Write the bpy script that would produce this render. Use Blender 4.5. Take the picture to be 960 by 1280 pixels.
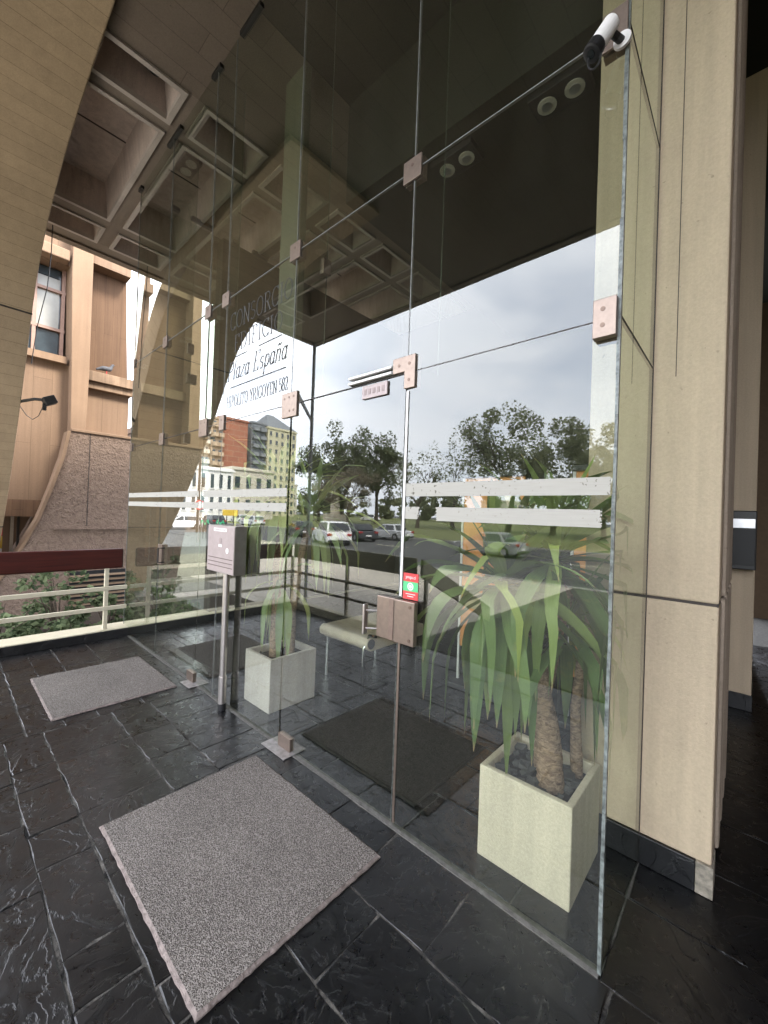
import bpy, bmesh, math, random
from mathutils import Vector, Matrix
random.seed(11)
PI = math.pi
sc = bpy.context.scene
for o in list(bpy.data.objects):
    bpy.data.objects.remove(o)
COL = sc.collection

# ------------------------------------------------------------------ camera
cam_d = bpy.data.cameras.new('camera')
cam = bpy.data.objects.new('camera', cam_d)
COL.objects.link(cam)
yaw, pitch, roll = math.radians(42.202), math.radians(0.4603), math.radians(2.0409)
fw = Vector((-math.sin(yaw) * math.cos(pitch), math.cos(yaw) * math.cos(pitch), math.sin(pitch)))
r0 = Vector((math.cos(yaw), math.sin(yaw), 0))
u0 = r0.cross(fw)
rt = math.cos(roll) * r0 + math.sin(roll) * u0
up = -math.sin(roll) * r0 + math.cos(roll) * u0
m = Matrix.Identity(4)
for i in range(3):
    m[i][0], m[i][1], m[i][2] = rt[i], up[i], -fw[i]
m.translation = Vector((0, 0, 1.5))
cam.matrix_world = m
cam_d.sensor_fit = 'HORIZONTAL'
cam_d.sensor_width = 36
cam_d.lens = 504.3 / 960 * 36
cam_d.clip_start, cam_d.clip_end = 0.02, 3000
sc.camera = cam

# ------------------------------------------------------------------ sky, sun, exposure
SUN_EL, SUN_AZ = math.radians(50), math.radians(62)      # azimuth measured from +Y clockwise
world = bpy.data.worlds.new('World')
sc.world = world
world.use_nodes = True
wt = world.node_tree
wt.nodes.clear()
sky = wt.nodes.new('ShaderNodeTexSky')
sky.sky_type = 'NISHITA'
sky.sun_disc = False
sky.sun_elevation = SUN_EL
sky.sun_rotation = SUN_AZ
sky.air_density, sky.dust_density = 1.0, 2.0
tc = wt.nodes.new('ShaderNodeTexCoord')
mp = wt.nodes.new('ShaderNodeMapping')
mp.inputs['Scale'].default_value = (1, 1, 2.6)
ns = wt.nodes.new('ShaderNodeTexNoise')
ns.inputs['Scale'].default_value = 2.6
ns.inputs['Detail'].default_value = 7
ns.inputs['Roughness'].default_value = 0.55
ns.inputs['Distortion'].default_value = 0.4
cr = wt.nodes.new('ShaderNodeValToRGB')                    # cloud brightness
cr.color_ramp.elements[0].position, cr.color_ramp.elements[0].color = 0.34, (6.5, 6.85, 7.7, 1)
cr.color_ramp.elements[1].position, cr.color_ramp.elements[1].color = 0.68, (7.5, 7.7, 8.3, 1)
cv = wt.nodes.new('ShaderNodeValToRGB')                    # cloud cover
cv.color_ramp.elements[0].position, cv.color_ramp.elements[0].color = 0.30, (0.72,) * 3 + (1,)
cv.color_ramp.elements[1].position, cv.color_ramp.elements[1].color = 0.55, (1,) * 3 + (1,)
mx = wt.nodes.new('ShaderNodeMix')
mx.data_type = 'RGBA'
bg = wt.nodes.new('ShaderNodeBackground')
bg.inputs['Strength'].default_value = 0.1
wo = wt.nodes.new('ShaderNodeOutputWorld')
L = wt.links.new
L(tc.outputs['Generated'], mp.inputs['Vector'])
L(mp.outputs['Vector'], ns.inputs['Vector'])
L(ns.outputs['Fac'], cr.inputs['Fac'])
L(ns.outputs['Fac'], cv.inputs['Fac'])
L(cv.outputs['Color'], mx.inputs['Factor'])
L(sky.outputs['Color'], mx.inputs['A'])
L(cr.outputs['Color'], mx.inputs['B'])
L(mx.outputs['Result'], bg.inputs['Color'])
L(bg.outputs['Background'], wo.inputs['Surface'])

sun_d = bpy.data.lights.new('sun', 'SUN')
sun_d.energy = 1.3
sun_d.angle = math.radians(14)
sun_d.color = (1.0, 0.93, 0.82)
sun = bpy.data.objects.new('sun', sun_d)
COL.objects.link(sun)
sdir = Vector((math.sin(SUN_AZ) * math.cos(SUN_EL), math.cos(SUN_AZ) * math.cos(SUN_EL), math.sin(SUN_EL)))
sun.rotation_euler = (-sdir).to_track_quat('-Z', 'Y').to_euler()

sc.view_settings.view_transform = 'Standard'
sc.view_settings.look = 'None'
sc.view_settings.gamma = 1
sc.view_settings.exposure = 3.32
sc.render.engine = 'CYCLES'
sc.cycles.max_bounces = 12
sc.cycles.diffuse_bounces = 5
sc.cycles.glossy_bounces = 5
sc.cycles.transparent_max_bounces = 24
sc.cycles.caustics_reflective = False
sc.cycles.use_denoising = True

# ------------------------------------------------------------------ materials
class NT:
    def __init__(s, name):
        s.m = bpy.data.materials.new(name)
        s.m.use_nodes = True
        s.t = s.m.node_tree
        s.t.nodes.clear()
        s.out = s.t.nodes.new('ShaderNodeOutputMaterial')
    def n(s, typ, **kw):
        nd = s.t.nodes.new(typ)
        for k, v in kw.items():
            if k.startswith('_'):
                setattr(nd, k[1:], v)
            else:
                nd.inputs[k.replace('__', ' ')].default_value = v
        return nd
    def l(s, a, b):
        s.t.links.new(a, b)

def rgba(c):
    return (c[0], c[1], c[2], 1)

def ramp(T, src, stops):
    r = T.n('ShaderNodeValToRGB')
    e = r.color_ramp.elements
    while len(e) < len(stops):
        e.new(0.5)
    for el, (p, c) in zip(e, stops):
        el.position = p
        el.color = rgba(c) if hasattr(c, '__len__') else (c, c, c, 1)
    T.l(src, r.inputs['Fac'])
    return r

def mixc(T, fac, a, b, blend='MIX'):
    x = T.n('ShaderNodeMix', _data_type='RGBA', _blend_type=blend)
    for v, k in ((fac, 'Factor'), (a, 'A'), (b, 'B')):
        if isinstance(v, (int, float)):
            x.inputs[k].default_value = v
        elif isinstance(v, tuple):
            x.inputs[k].default_value = rgba(v)
        else:
            T.l(v, x.inputs[k])
    return x.outputs['Result']

def coords(T, scale=(1, 1, 1), kind='Object', rot=(0, 0, 0)):
    c = T.n('ShaderNodeTexCoord')
    mpn = T.n('ShaderNodeMapping')
    mpn.inputs['Scale'].default_value = scale
    mpn.inputs['Rotation'].default_value = rot
    T.l(c.outputs[kind], mpn.inputs['Vector'])
    return mpn.outputs['Vector']

def noise(T, vec, scale, detail=4, rough=0.55, dist=0.0):
    n = T.n('ShaderNodeTexNoise')
    n.inputs['Scale'].default_value = scale
    n.inputs['Detail'].default_value = detail
    n.inputs['Roughness'].default_value = rough
    n.inputs['Distortion'].default_value = dist
    T.l(vec, n.inputs['Vector'])
    return n.outputs['Fac']

def finish(T, col, rough=0.7, metal=0.0, bump=None, bump_d=0.01, bump_s=0.5, spec=0.5):
    p = T.n('ShaderNodeBsdfPrincipled')
    for v, k in ((col, 'Base Color'), (rough, 'Roughness'), (metal, 'Metallic'), (spec, 'Specular IOR Level')):
        if isinstance(v, tuple):
            p.inputs[k].default_value = rgba(v)
        elif isinstance(v, (int, float)):
            p.inputs[k].default_value = v
        else:
            T.l(v, p.inputs[k])
    if bump is not None:
        b = T.n('ShaderNodeBump')
        b.inputs['Strength'].default_value = bump_s
        b.inputs['Distance'].default_value = bump_d
        T.l(bump, b.inputs['Height'])
        T.l(b.outputs['Normal'], p.inputs['Normal'])
    T.l(p.outputs['BSDF'], T.out.inputs['Surface'])
    return T.m

def plain(name, col, rough=0.6, metal=0.0, var=0.12, scale=18, spec=0.5, bump=0.0):
    T = NT(name)
    v = coords(T)
    f = noise(T, v, scale, 5)
    c = ramp(T, f, [(0.25, tuple(x * (1 - var) for x in col)), (0.75, tuple(min(1, x * (1 + var)) for x in col))])
    return finish(T, c.outputs['Color'], rough, metal, f if bump else None, 0.01, bump, spec)

def concrete(name, col, var=0.16, streak=0.25, grain=0.35, boards=None, rough=0.85, stain=0.0, blotch=1.3, low=0.0):
    """Board-marked or plain painted concrete; boards = axis the boards run along and their width."""
    T = NT(name)
    v = coords(T)
    big = noise(T, v, blotch, 6, 0.6)
    c = ramp(T, big, [(0.3, tuple(x * (1 - var) for x in col)), (0.7, tuple(min(1, x * (1 + var)) for x in col))]).outputs['Color']
    vs = coords(T, (9, 9, 0.35))
    st = noise(T, vs, 1.6, 5, 0.6)
    sr = ramp(T, st, [(0.3, 1 - streak), (0.62, 1.0)])
    c = mixc(T, 1.0, c, sr.outputs['Color'], 'MULTIPLY')
    fine = noise(T, v, 90, 4, 0.7)
    fr = ramp(T, fine, [(0.3, 1 - grain * 0.5), (0.7, 1.0 + grain * 0.2)])
    c = mixc(T, 1.0, c, fr.outputs['Color'], 'MULTIPLY')
    if stain:
        sn = noise(T, coords(T, (1, 1, 0.5)), 3.1, 8, 0.7, 0.6)
        sm = ramp(T, sn, [(0.56, 0), (0.70, stain)])
        c = mixc(T, sm.outputs['Color'], c, tuple(x * 0.42 for x in col))
    sp = noise(T, v, 38, 3, 0.5)
    spm = ramp(T, sp, [(0.24, 0.75), (0.29, 0.0)])
    c = mixc(T, spm.outputs['Color'], c, tuple(x * 0.55 for x in col))
    h = mixc(T, 0.45, fine, big)
    if boards:
        axis, w = boards
        cc = T.n('ShaderNodeTexCoord')
        if axis == 'UV':
            src = cc.outputs['UV']
        else:
            src = cc.outputs['Object']
        sx = T.n('ShaderNodeSeparateXYZ')
        T.l(src, sx.inputs[0])
        comp = {'Y': ('Y', 'X'), 'X': ('X', 'Y'), 'UV': ('X', 'Y'), 'Z': ('Z', 'X'), 'ZY': ('Z', 'Y')}[axis]
        cx = T.n('ShaderNodeCombineXYZ')
        T.l(sx.outputs[comp[0]], cx.inputs['X'])
        T.l(sx.outputs[comp[1]], cx.inputs['Y'])
        bt = T.n('ShaderNodeTexBrick')
        bt.inputs['Color1'].default_value = (0.86, 0.86, 0.86, 1)
        bt.inputs['Color2'].default_value = (1, 1, 1, 1)
        bt.inputs['Mortar'].default_value = (0.52, 0.5, 0.48, 1)
        bt.inputs['Scale'].default_value = 1
        bt.inputs['Mortar Size'].default_value = 0.0035
        bt.inputs['Mortar Smooth'].default_value = 0.3
        bt.inputs['Brick Width'].default_value = 2.7
        bt.inputs['Row Height'].default_value = w
        T.l(cx.outputs[0], bt.inputs['Vector'])
        c = mixc(T, 0.8, c, bt.outputs['Color'], 'MULTIPLY')
        gv = T.n('ShaderNodeMapping')
        gv.inputs['Scale'].default_value = (1.5, 60, 1)
        T.l(cx.outputs[0], gv.inputs['Vector'])
        gr = noise(T, gv.outputs[0], 1.0, 4, 0.6)
        h = mixc(T, 0.5, h, gr)
        h = mixc(T, 0.6, h, bt.outputs['Color'])
    return finish(T, c, rough, 0, h, 0.006, 0.45, 0.3)

M = {}
M['slate'] = None
def slate(name, k=1.0, rough=0.36):
    T = NT(name)
    oi = T.n('ShaderNodeObjectInfo')
    cc = T.n('ShaderNodeTexCoord')
    add = T.n('ShaderNodeVectorMath', _operation='MULTIPLY_ADD')
    T.l(oi.outputs['Random'], add.inputs[0])
    add.inputs[1].default_value = (31, 17, 9)
    T.l(cc.outputs['Object'], add.inputs[2])
    v = add.outputs[0]
    a = noise(T, v, 2.5, 8, 0.58, 0.7)
    b = noise(T, v, 14, 6, 0.65, 1.6)
    base = ramp(T, a, [(0.3, (0.0018 * k, 0.002 * k, 0.0026 * k)), (0.52, (0.0035 * k, 0.0038 * k, 0.0045 * k)), (0.72, (0.009 * k, 0.0092 * k, 0.010 * k))]).outputs['Color']
    tint = ramp(T, oi.outputs['Random'], [(0, (0.6, 0.64, 0.72)), (0.5, (1, 1, 1)), (1, (1.9, 1.75, 1.6))]).outputs['Color']
    base = mixc(T, 1.0, base, tint, 'MULTIPLY')
    # pale scuffed cleft edges and chips
    mg = T.n('ShaderNodeTexNoise', _noise_type='RIDGED_MULTIFRACTAL')
    mg.inputs['Scale'].default_value = 3.2
    mg.inputs['Detail'].default_value = 6
    mg.inputs['Roughness'].default_value = 0.6
    mg.inputs['Distortion'].default_value = 0.4
    T.l(v, mg.inputs['Vector'])
    pm = noise(T, v, 1.7, 4)
    gate = ramp(T, pm, [(0.60, 0), (0.74, 0.45)])
    rid = ramp(T, mg.outputs['Fac'], [(0.78, 0), (1.0, 1)])
    fac = mixc(T, 1.0, gate.outputs['Color'], rid.outputs['Color'], 'MULTIPLY')
    base = mixc(T, fac, base, (0.10, 0.097, 0.092))
    ch = ramp(T, noise(T, v, 26, 5, 0.7, 0.8), [(0.66, 0), (0.72, 0.55)])
    g2 = ramp(T, noise(T, v, 4.0, 3), [(0.50, 0), (0.62, 1)])
    base = mixc(T, mixc(T, 1.0, ch.outputs['Color'], g2.outputs['Color'], 'MULTIPLY'), base, (0.075, 0.073, 0.07))
    steps = ramp(T, a, [(0.30, 0.0), (0.40, 0.12), (0.425, 0.36), (0.50, 0.42), (0.515, 0.62), (0.58, 0.70), (0.60, 0.92), (0.74, 1.0)])
    h = mixc(T, 0.14, steps.outputs['Color'], b)
    rr = ramp(T, b, [(0.3, rough - 0.14), (0.7, rough + 0.06)])
    return finish(T, base, rr.outputs['Color'], 0, h, 0.014, 0.55, 0.52)

def mat_fibre():
    T = NT('mat_fibre')
    v = coords(T)
    a = noise(T, v, 200, 4, 0.7, 1.2)
    vo = T.n('ShaderNodeTexVoronoi')
    vo.inputs['Scale'].default_value = 240
    T.l(v, vo.inputs['Vector'])
    h = mixc(T, 0.5, a, vo.outputs['Distance'])
    c = ramp(T, h, [(0.31, (0.018, 0.015, 0.0135)), (0.45, (0.125, 0.110, 0.098)), (0.60, (0.31, 0.28, 0.255))]).outputs['Color']
    w = noise(T, v, 2.5, 5, 0.6)
    c = mixc(T, 1.0, c, ramp(T, w, [(0.3, 0.82), (0.7, 1.08)]).outputs['Color'], 'MULTIPLY')
    return finish(T, c, 0.95, 0, h, 0.006, 1.0, 0.1)

def glass_mat(name, tint=(0.70, 0.82, 0.68), boost=1.0):
    T = NT(name)
    g = T.n('ShaderNodeNewGeometry')
    fr = T.n('ShaderNodeFresnel')
    fr.inputs['IOR'].default_value = 1.52
    a = T.n('ShaderNodeMath', _operation='MULTIPLY'); a.inputs[1].default_value = 2.0 * boost
    b = T.n('ShaderNodeMath', _operation='ADD'); b.inputs[1].default_value = 1.0
    d = T.n('ShaderNodeMath', _operation='DIVIDE'); d.use_clamp = True
    T.l(fr.outputs[0], a.inputs[0]); T.l(fr.outputs[0], b.inputs[0])
    T.l(a.outputs[0], d.inputs[0]); T.l(b.outputs[0], d.inputs[1])
    tr = T.n('ShaderNodeBsdfTransparent'); tr.inputs['Color'].default_value = rgba(tint)
    gl = T.n('ShaderNodeBsdfGlossy'); gl.inputs['Roughness'].default_value = 0.0
    gl.inputs['Color'].default_value = (0.97, 0.99, 0.97, 1)
    v = coords(T)
    wv = noise(T, v, 1.1, 2, 0.4)
    bp = T.n('ShaderNodeBump'); bp.inputs['Strength'].default_value = 0.02; bp.inputs['Distance'].default_value = 0.02
    T.l(wv, bp.inputs['Height']); T.l(bp.outputs['Normal'], gl.inputs['Normal'])
    mxs = T.n('ShaderNodeMixShader')
    T.l(d.outputs[0], mxs.inputs[0]); T.l(tr.outputs[0], mxs.inputs[1]); T.l(gl.outputs[0], mxs.inputs[2])
    dust_haze = T.n('ShaderNodeBsdfDiffuse'); dust_haze.inputs['Color'].default_value = (0.5, 0.5, 0.38, 1)  # dust film, also a painted haze that lightens the dark glass
    dn = noise(T, coords(T, (1, 1, 0.25)), 4.0, 7, 0.65, 0.3)
    df = ramp(T, dn, [(0.35, 0.002), (0.75, 0.013)])
    sp_ = ramp(T, noise(T, coords(T), 21, 2, 0.5), [(0.20, 0.25), (0.225, 0.0)])
    dm = T.n('ShaderNodeMath', _operation='MAXIMUM'); T.l(df.outputs['Color'], dm.inputs[0]); T.l(sp_.outputs['Color'], dm.inputs[1])
    mdu = T.n('ShaderNodeMixShader')
    T.l(dm.outputs[0], mdu.inputs[0]); T.l(mxs.outputs[0], mdu.inputs[1]); T.l(dust_haze.outputs[0], mdu.inputs[2])
    clear = T.n('ShaderNodeBsdfTransparent')
    m2 = T.n('ShaderNodeMixShader')
    T.l(g.outputs['Backfacing'], m2.inputs[0]); T.l(mdu.outputs[0], m2.inputs[1]); T.l(clear.outputs[0], m2.inputs[2])
    T.l(m2.outputs[0], T.out.inputs['Surface'])
    return T.m

def tape_mat():
    T = NT('worn_white_tape')
    v = coords(T)
    f = noise(T, v, 55, 3, 0.6, 0.3)
    sp = ramp(T, f, [(0.335, 1), (0.36, 0)])
    gate = ramp(T, noise(T, v, 2.6, 2), [(0.44, 0), (0.56, 1)])
    k = mixc(T, 1.0, sp.outputs['Color'], gate.outputs['Color'], 'MULTIPLY')
    w = noise(T, coords(T, (2, 1, 60)), 4, 4)
    c = ramp(T, w, [(0.3, (0.335, 0.32, 0.285)), (0.7, (0.37, 0.355, 0.315))]).outputs['Color']
    c = mixc(T, k, c, (0.09, 0.08, 0.06))
    return finish(T, c, 0.7)

def leaf_mat(name, c0, c1, tip):
    T = NT(name)
    oi = T.n('ShaderNodeObjectInfo')
    cc = T.n('ShaderNodeTexCoord')
    sx = T.n('ShaderNodeSeparateXYZ')
    T.l(cc.outputs['UV'], sx.inputs[0])
    mpn = T.n('ShaderNodeMapping'); mpn.inputs['Scale'].default_value = (26, 1.5, 1)
    T.l(cc.outputs['UV'], mpn.inputs['Vector'])
    st = noise(T, mpn.outputs[0], 1.0, 4)
    c = mixc(T, st, c0, c1)
    vr = ramp(T, oi.outputs['Random'], [(0, (0.5, 0.58, 0.55)), (0.55, (1.0, 1.0, 0.95)), (0.9, (1.3, 1.2, 0.95)), (1, (1.7, 1.35, 0.8))])
    c = mixc(T, 1.0, c, vr.outputs['Color'], 'MULTIPLY')
    # dry yellow blotches and tips
    bl = ramp(T, noise(T, coords(T, (5, 5, 5)), 2.2, 4), [(0.62, 0), (0.72, 0.6)])
    c = mixc(T, bl.outputs['Color'], c, (0.30, 0.30, 0.08))
    tp = ramp(T, sx.outputs['Y'], [(0.93, 0), (0.99, 1)])
    c = mixc(T, tp.outputs['Color'], c, tip)
    p = T.n('ShaderNodeBsdfPrincipled')
    T.l(c, p.inputs['Base Color'])
    p.inputs['Roughness'].default_value = 0.5
    p.inputs['Specular IOR Level'].default_value = 0.35
    tl = T.n('ShaderNodeBsdfTranslucent')
    T.l(c, tl.inputs['Color'])
    ms = T.n('ShaderNodeMixShader'); ms.inputs[0].default_value = 0.22
    T.l(p.outputs[0], ms.inputs[1]); T.l(tl.outputs[0], ms.inputs[2])
    T.l(ms.outputs[0], T.out.inputs['Surface'])
    return T.m

def foliage_mat(name, dark, light):
    T = NT(name)
    v = coords(T)
    g = T.n('ShaderNodeNewGeometry')
    f = noise(T, v, 0.8, 3)
    c = ramp(T, g.outputs['Random Per Island'], [(0.0, dark), (1.0, light)]).outputs['Color']
    c = mixc(T, 1.0, c, ramp(T, f, [(0.3, 0.75), (0.7, 1.25)]).outputs['Color'], 'MULTIPLY')
    p = T.n('ShaderNodeBsdfDiffuse')
    tl = T.n('ShaderNodeBsdfTranslucent')
    T.l(c, p.inputs['Color']); T.l(c, tl.inputs['Color'])
    ms = T.n('ShaderNodeMixShader'); ms.inputs[0].default_value = 0.45
    T.l(p.outputs[0], ms.inputs[1]); T.l(tl.outputs[0], ms.inputs[2])
    T.l(ms.outputs[0], T.out.inputs['Surface'])
    return T.m

def wood_mat(name, c0, c1, axis=(0.6, 14, 14), rough=0.45):
    T = NT(name)
    f = noise(T, coords(T, axis), 3, 6, 0.6, 0.8)
    c = ramp(T, f, [(0.3, c0), (0.7, c1)]).outputs['Color']
    return finish(T, c, rough, 0, f, 0.003, 0.3)

def rough_render_mat(name, col):
    T = NT(name)
    v = coords(T)
    f = noise(T, v, 11, 6, 0.65, 0.8)
    f2 = noise(T, v, 30, 4, 0.6)
    h = mixc(T, 0.4, f, f2)
    c = ramp(T, h, [(0.32, tuple(x * 0.62 for x in col)), (0.52, col), (0.7, tuple(x * 1.25 for x in col))]).outputs['Color']
    return finish(T, c, 0.95, 0, h, 0.09, 1.0, 0.1)

def bark_mat(name, c0, c1):
    T = NT(name)
    v = coords(T, (1, 1, 2.2))
    f = noise(T, v, 34, 5, 0.7, 1.0)
    c = ramp(T, f, [(0.35, c0), (0.6, c1)]).outputs['Color']
    return finish(T, c, 0.95, 0, f, 0.012, 1.0, 0.1)

def asphalt_mat(name, col, sc_=60):
    T = NT(name)
    v = coords(T)
    f = noise(T, v, sc_, 3)
    g = noise(T, v, 0.35, 5)
    c = ramp(T, f, [(0.3, tuple(x * 0.8 for x in col)), (0.7, tuple(x * 1.2 for x in col))]).outputs['Color']
    c = mixc(T, 1.0, c, ramp(T, g, [(0.3, 0.8), (0.7, 1.15)]).outputs['Color'], 'MULTIPLY')
    return finish(T, c, 0.9, 0, f, 0.01, 0.4, 0.2)

M['slate'] = slate('dark_slate')
M['slate_in'] = slate('lobby_slate', 3.2, 0.26)
M['skirting'] = slate('skirting_slate', 1.1, 0.45)
def mortar_mat():
    T = NT('pale_mortar')
    v = coords(T)
    f = noise(T, v, 9, 6, 0.7, 0.5)
    c = ramp(T, f, [(0.38, (0.012, 0.012, 0.012)), (0.55, (0.095, 0.089, 0.08)), (0.75, (0.20, 0.188, 0.172))]).outputs['Color']
    return finish(T, c, 0.95, 0, noise(T, v, 70, 4), 0.006, 0.8, 0.1)
M['mortar'] = mortar_mat()
M['mortar_dark'] = plain('grey_mortar', (0.14, 0.135, 0.125), 0.95, 0, 0.35, 40, 0.1, 0.6)
M['mat'] = mat_fibre()
M['mat_edge'] = plain('mat_edging', (0.20, 0.165, 0.15), 0.9, 0, 0.45, 45, 0.2, 0.8)
M['mat_in'] = plain('dark_coir', (0.016, 0.0155, 0.013), 0.95, 0, 0.5, 30, 0.1, 0.8)
M['mat_in_edge'] = plain('dark_mat_edging', (0.012, 0.012, 0.012), 0.7)
M['glass'] = glass_mat('clear_glass', (0.74, 0.78, 0.715), 1.12)
M['glass_side'] = glass_mat('green_glass', (0.76, 0.865, 0.745), 1.0)
M['glass_edge'] = plain('polished_glass_edge', (0.13, 0.145, 0.135), 0.35, 0, 0.8, 55)
M['fin_edge'] = plain('fin_edge', (0.10, 0.12, 0.10), 0.3, 0, 0.4, 12)
M['silicone'] = plain('grey_silicone', (0.15, 0.155, 0.15), 0.5, 0, 0.4, 25)
M['seal_dark'] = plain('dark_sealant', (0.035, 0.025, 0.02), 0.6, 0, 0.5, 20)
M['bronze'] = plain('brushed_fitting', (0.25, 0.195, 0.16), 0.38, 0.8, 0.12, 45)
M['bronze_dark'] = plain('fitting_side', (0.22, 0.16, 0.13), 0.45, 0.6, 0.2, 40)
M['screw'] = plain('fitting_screw', (0.16, 0.11, 0.085), 0.4, 0.6, 0.1, 60)
M['box_side'] = plain('dull_box_steel', (0.30, 0.285, 0.26), 0.3, 0.85)
M['steel'] = plain('stainless_steel', (0.50, 0.46, 0.43), 0.28, 0.9, 0.08, 30)
M['steel_face'] = plain('engraved_steel_face', (0.36, 0.30, 0.29), 0.5, 0.35, 0.08, 30)
M['steel_dark'] = plain('groove_dark', (0.12, 0.09, 0.085), 0.5, 0.3)
M['chrome'] = plain('chrome_tube', (0.75, 0.77, 0.78), 0.12, 1.0, 0.02)
M['black'] = plain('black_plastic', (0.012, 0.012, 0.013), 0.4)
M['black_metal'] = plain('black_metal', (0.02, 0.018, 0.016), 0.5, 0.3)
M['white_pl'] = plain('white_plastic', (0.74, 0.72, 0.70), 0.4, 0, 0.04)
M['pivot_steel'] = plain('worn_pivot_steel', (0.30, 0.28, 0.27), 0.5, 0.5, 0.4, 30)
M['silver'] = plain('silver_trim', (0.7, 0.7, 0.72), 0.3, 0.8)
M['tape'] = tape_mat()
M['vinyl'] = plain('grey_vinyl', (0.05, 0.05, 0.05), 0.8, 0, 0.25, 30)
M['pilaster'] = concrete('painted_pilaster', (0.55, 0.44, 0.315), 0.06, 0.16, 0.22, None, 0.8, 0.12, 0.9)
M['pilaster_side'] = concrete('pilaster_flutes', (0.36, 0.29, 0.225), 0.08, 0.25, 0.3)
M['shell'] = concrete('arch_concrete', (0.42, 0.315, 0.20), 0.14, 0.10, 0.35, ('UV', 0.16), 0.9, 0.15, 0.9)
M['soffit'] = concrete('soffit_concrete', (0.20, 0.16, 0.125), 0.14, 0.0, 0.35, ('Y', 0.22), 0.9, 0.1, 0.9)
M['coffer'] = concrete('coffer_concrete', (0.55, 0.46, 0.40), 0.18, 0.2, 0.35, None, 0.9, 0.75, 1.6)
M['rib'] = concrete('rib_concrete', (0.24, 0.195, 0.155), 0.14, 0.0, 0.3, None, 0.9, 0.1)
M['lip'] = concrete('coffer_lip_concrete', (0.50, 0.44, 0.39), 0.12, 0.0, 0.3, None, 0.9, 0.25, 2.5)
M['neigh'] = concrete('ochre_facade', (0.185, 0.122, 0.08), 0.07, 0.14, 0.25, ('ZY', 0.30), 0.9, 0.1, 0.8)
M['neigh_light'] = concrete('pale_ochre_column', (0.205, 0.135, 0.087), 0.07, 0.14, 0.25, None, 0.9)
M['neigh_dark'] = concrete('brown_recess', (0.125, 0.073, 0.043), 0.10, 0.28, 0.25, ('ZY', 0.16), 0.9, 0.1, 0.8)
M['ledge'] = concrete('stained_ledge', (0.22, 0.15, 0.10), 0.25, 0.4, 0.3, None, 0.95, 0.9, 2.2)
M['roughcast'] = rough_render_mat('roughcast', (0.20, 0.145, 0.112))
M['cream'] = concrete('cream_paint', (0.52, 0.47, 0.34), 0.06, 0.1, 0.2, None, 0.7, 0.0, 2)
M['cream_metal'] = plain('cream_painted_steel', (0.55, 0.50, 0.37), 0.55, 0, 0.06)
M['redwood'] = wood_mat('varnished_redwood', (0.028, 0.006, 0.005), (0.07, 0.014, 0.010), (14, 0.6, 14), 0.32)
M['pot'] = concrete('cement_planter', (0.68, 0.60, 0.565), 0.07, 0.14, 0.35, None, 0.85, 0.25, 3)
M['pot_yellow'] = concrete('ivory_planter', (0.82, 0.70, 0.555), 0.07, 0.16, 0.35, None, 0.85, 0.30, 3)
M['soil'] = plain('dark_soil', (0.035, 0.026, 0.02), 1.0, 0, 0.5, 40, 0.1, 0.8)
M['chip'] = plain('slate_chip', (0.10, 0.095, 0.09), 0.9, 0, 0.35, 22, 0.2, 0.5)
M['cane'] = bark_mat('yucca_cane', (0.14, 0.085, 0.055), (0.50, 0.34, 0.23))
M['leaf'] = leaf_mat('strap_leaf', (0.09, 0.17, 0.045), (0.33, 0.42, 0.17), (0.42, 0.30, 0.17))
M['leaf_pale'] = leaf_mat('pale_strap_leaf', (0.20, 0.28, 0.11), (0.48, 0.55, 0.28), (0.5, 0.38, 0.2))
M['pier_grey'] = concrete('pier_concrete', (0.18, 0.185, 0.13), 0.1, 0.15, 0.2)
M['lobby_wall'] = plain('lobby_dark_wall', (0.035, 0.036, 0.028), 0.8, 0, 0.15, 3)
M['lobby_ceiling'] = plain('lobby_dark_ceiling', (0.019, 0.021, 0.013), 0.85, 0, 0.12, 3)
M['downlight_box'] = plain('downlight_housing', (0.003, 0.003, 0.003), 0.5)
M['lens'] = plain('lamp_glass', (0.85, 0.82, 0.75), 0.3)
M['orange'] = plain('orange_banner', (0.78, 0.34, 0.11), 0.6, 0, 0.25, 7)
M['poster_pale'] = plain('banner_print', (0.55, 0.48, 0.30), 0.6, 0, 0.3, 9)
M['cushion'] = plain('cream_upholstery', (0.56, 0.47, 0.36), 0.7, 0, 0.12, 12)
M['red'] = plain('red_print', (0.55, 0.05, 0.05), 0.5, 0, 0.05)
M['green'] = plain('green_print', (0.08, 0.45, 0.18), 0.5, 0, 0.05)
M['ink'] = plain('grey_ink', (0.30, 0.24, 0.23), 0.6)
M['pale_pavement'] = asphalt_mat('pale_pavement', (0.42, 0.385, 0.325), 8)
M['asphalt'] = asphalt_mat('asphalt', (0.078, 0.078, 0.076))
M['kerb'] = asphalt_mat('kerb_stone', (0.30, 0.29, 0.27), 20)
M['road_paint'] = asphalt_mat('road_paint', (0.62, 0.58, 0.42), 30)
M['grass'] = asphalt_mat('park_grass', (0.15, 0.165, 0.065), 3)
M['bark'] = bark_mat('tree_bark', (0.05, 0.042, 0.032), (0.13, 0.105, 0.08))
M['granite'] = plain('speckled_granite', (0.24, 0.21, 0.17), 0.8, 0, 0.6, 40)
M['tyre'] = plain('tyre_rubber', (0.012, 0.012, 0.012), 0.9)
M['alloy'] = plain('alloy_rim', (0.55, 0.55, 0.57), 0.35, 0.7)
M['carglass'] = plain('car_window', (0.015, 0.018, 0.02), 0.08, 0, 0.1, 3, 0.8)
M['taillight'] = plain('tail_lamp', (0.35, 0.02, 0.02), 0.2)
M['headlight'] = plain('head_lamp', (0.7, 0.7, 0.72), 0.15)
M['car_white'] = plain('white_car_paint', (0.78, 0.78, 0.78), 0.25, 0, 0.02, 5)
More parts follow.
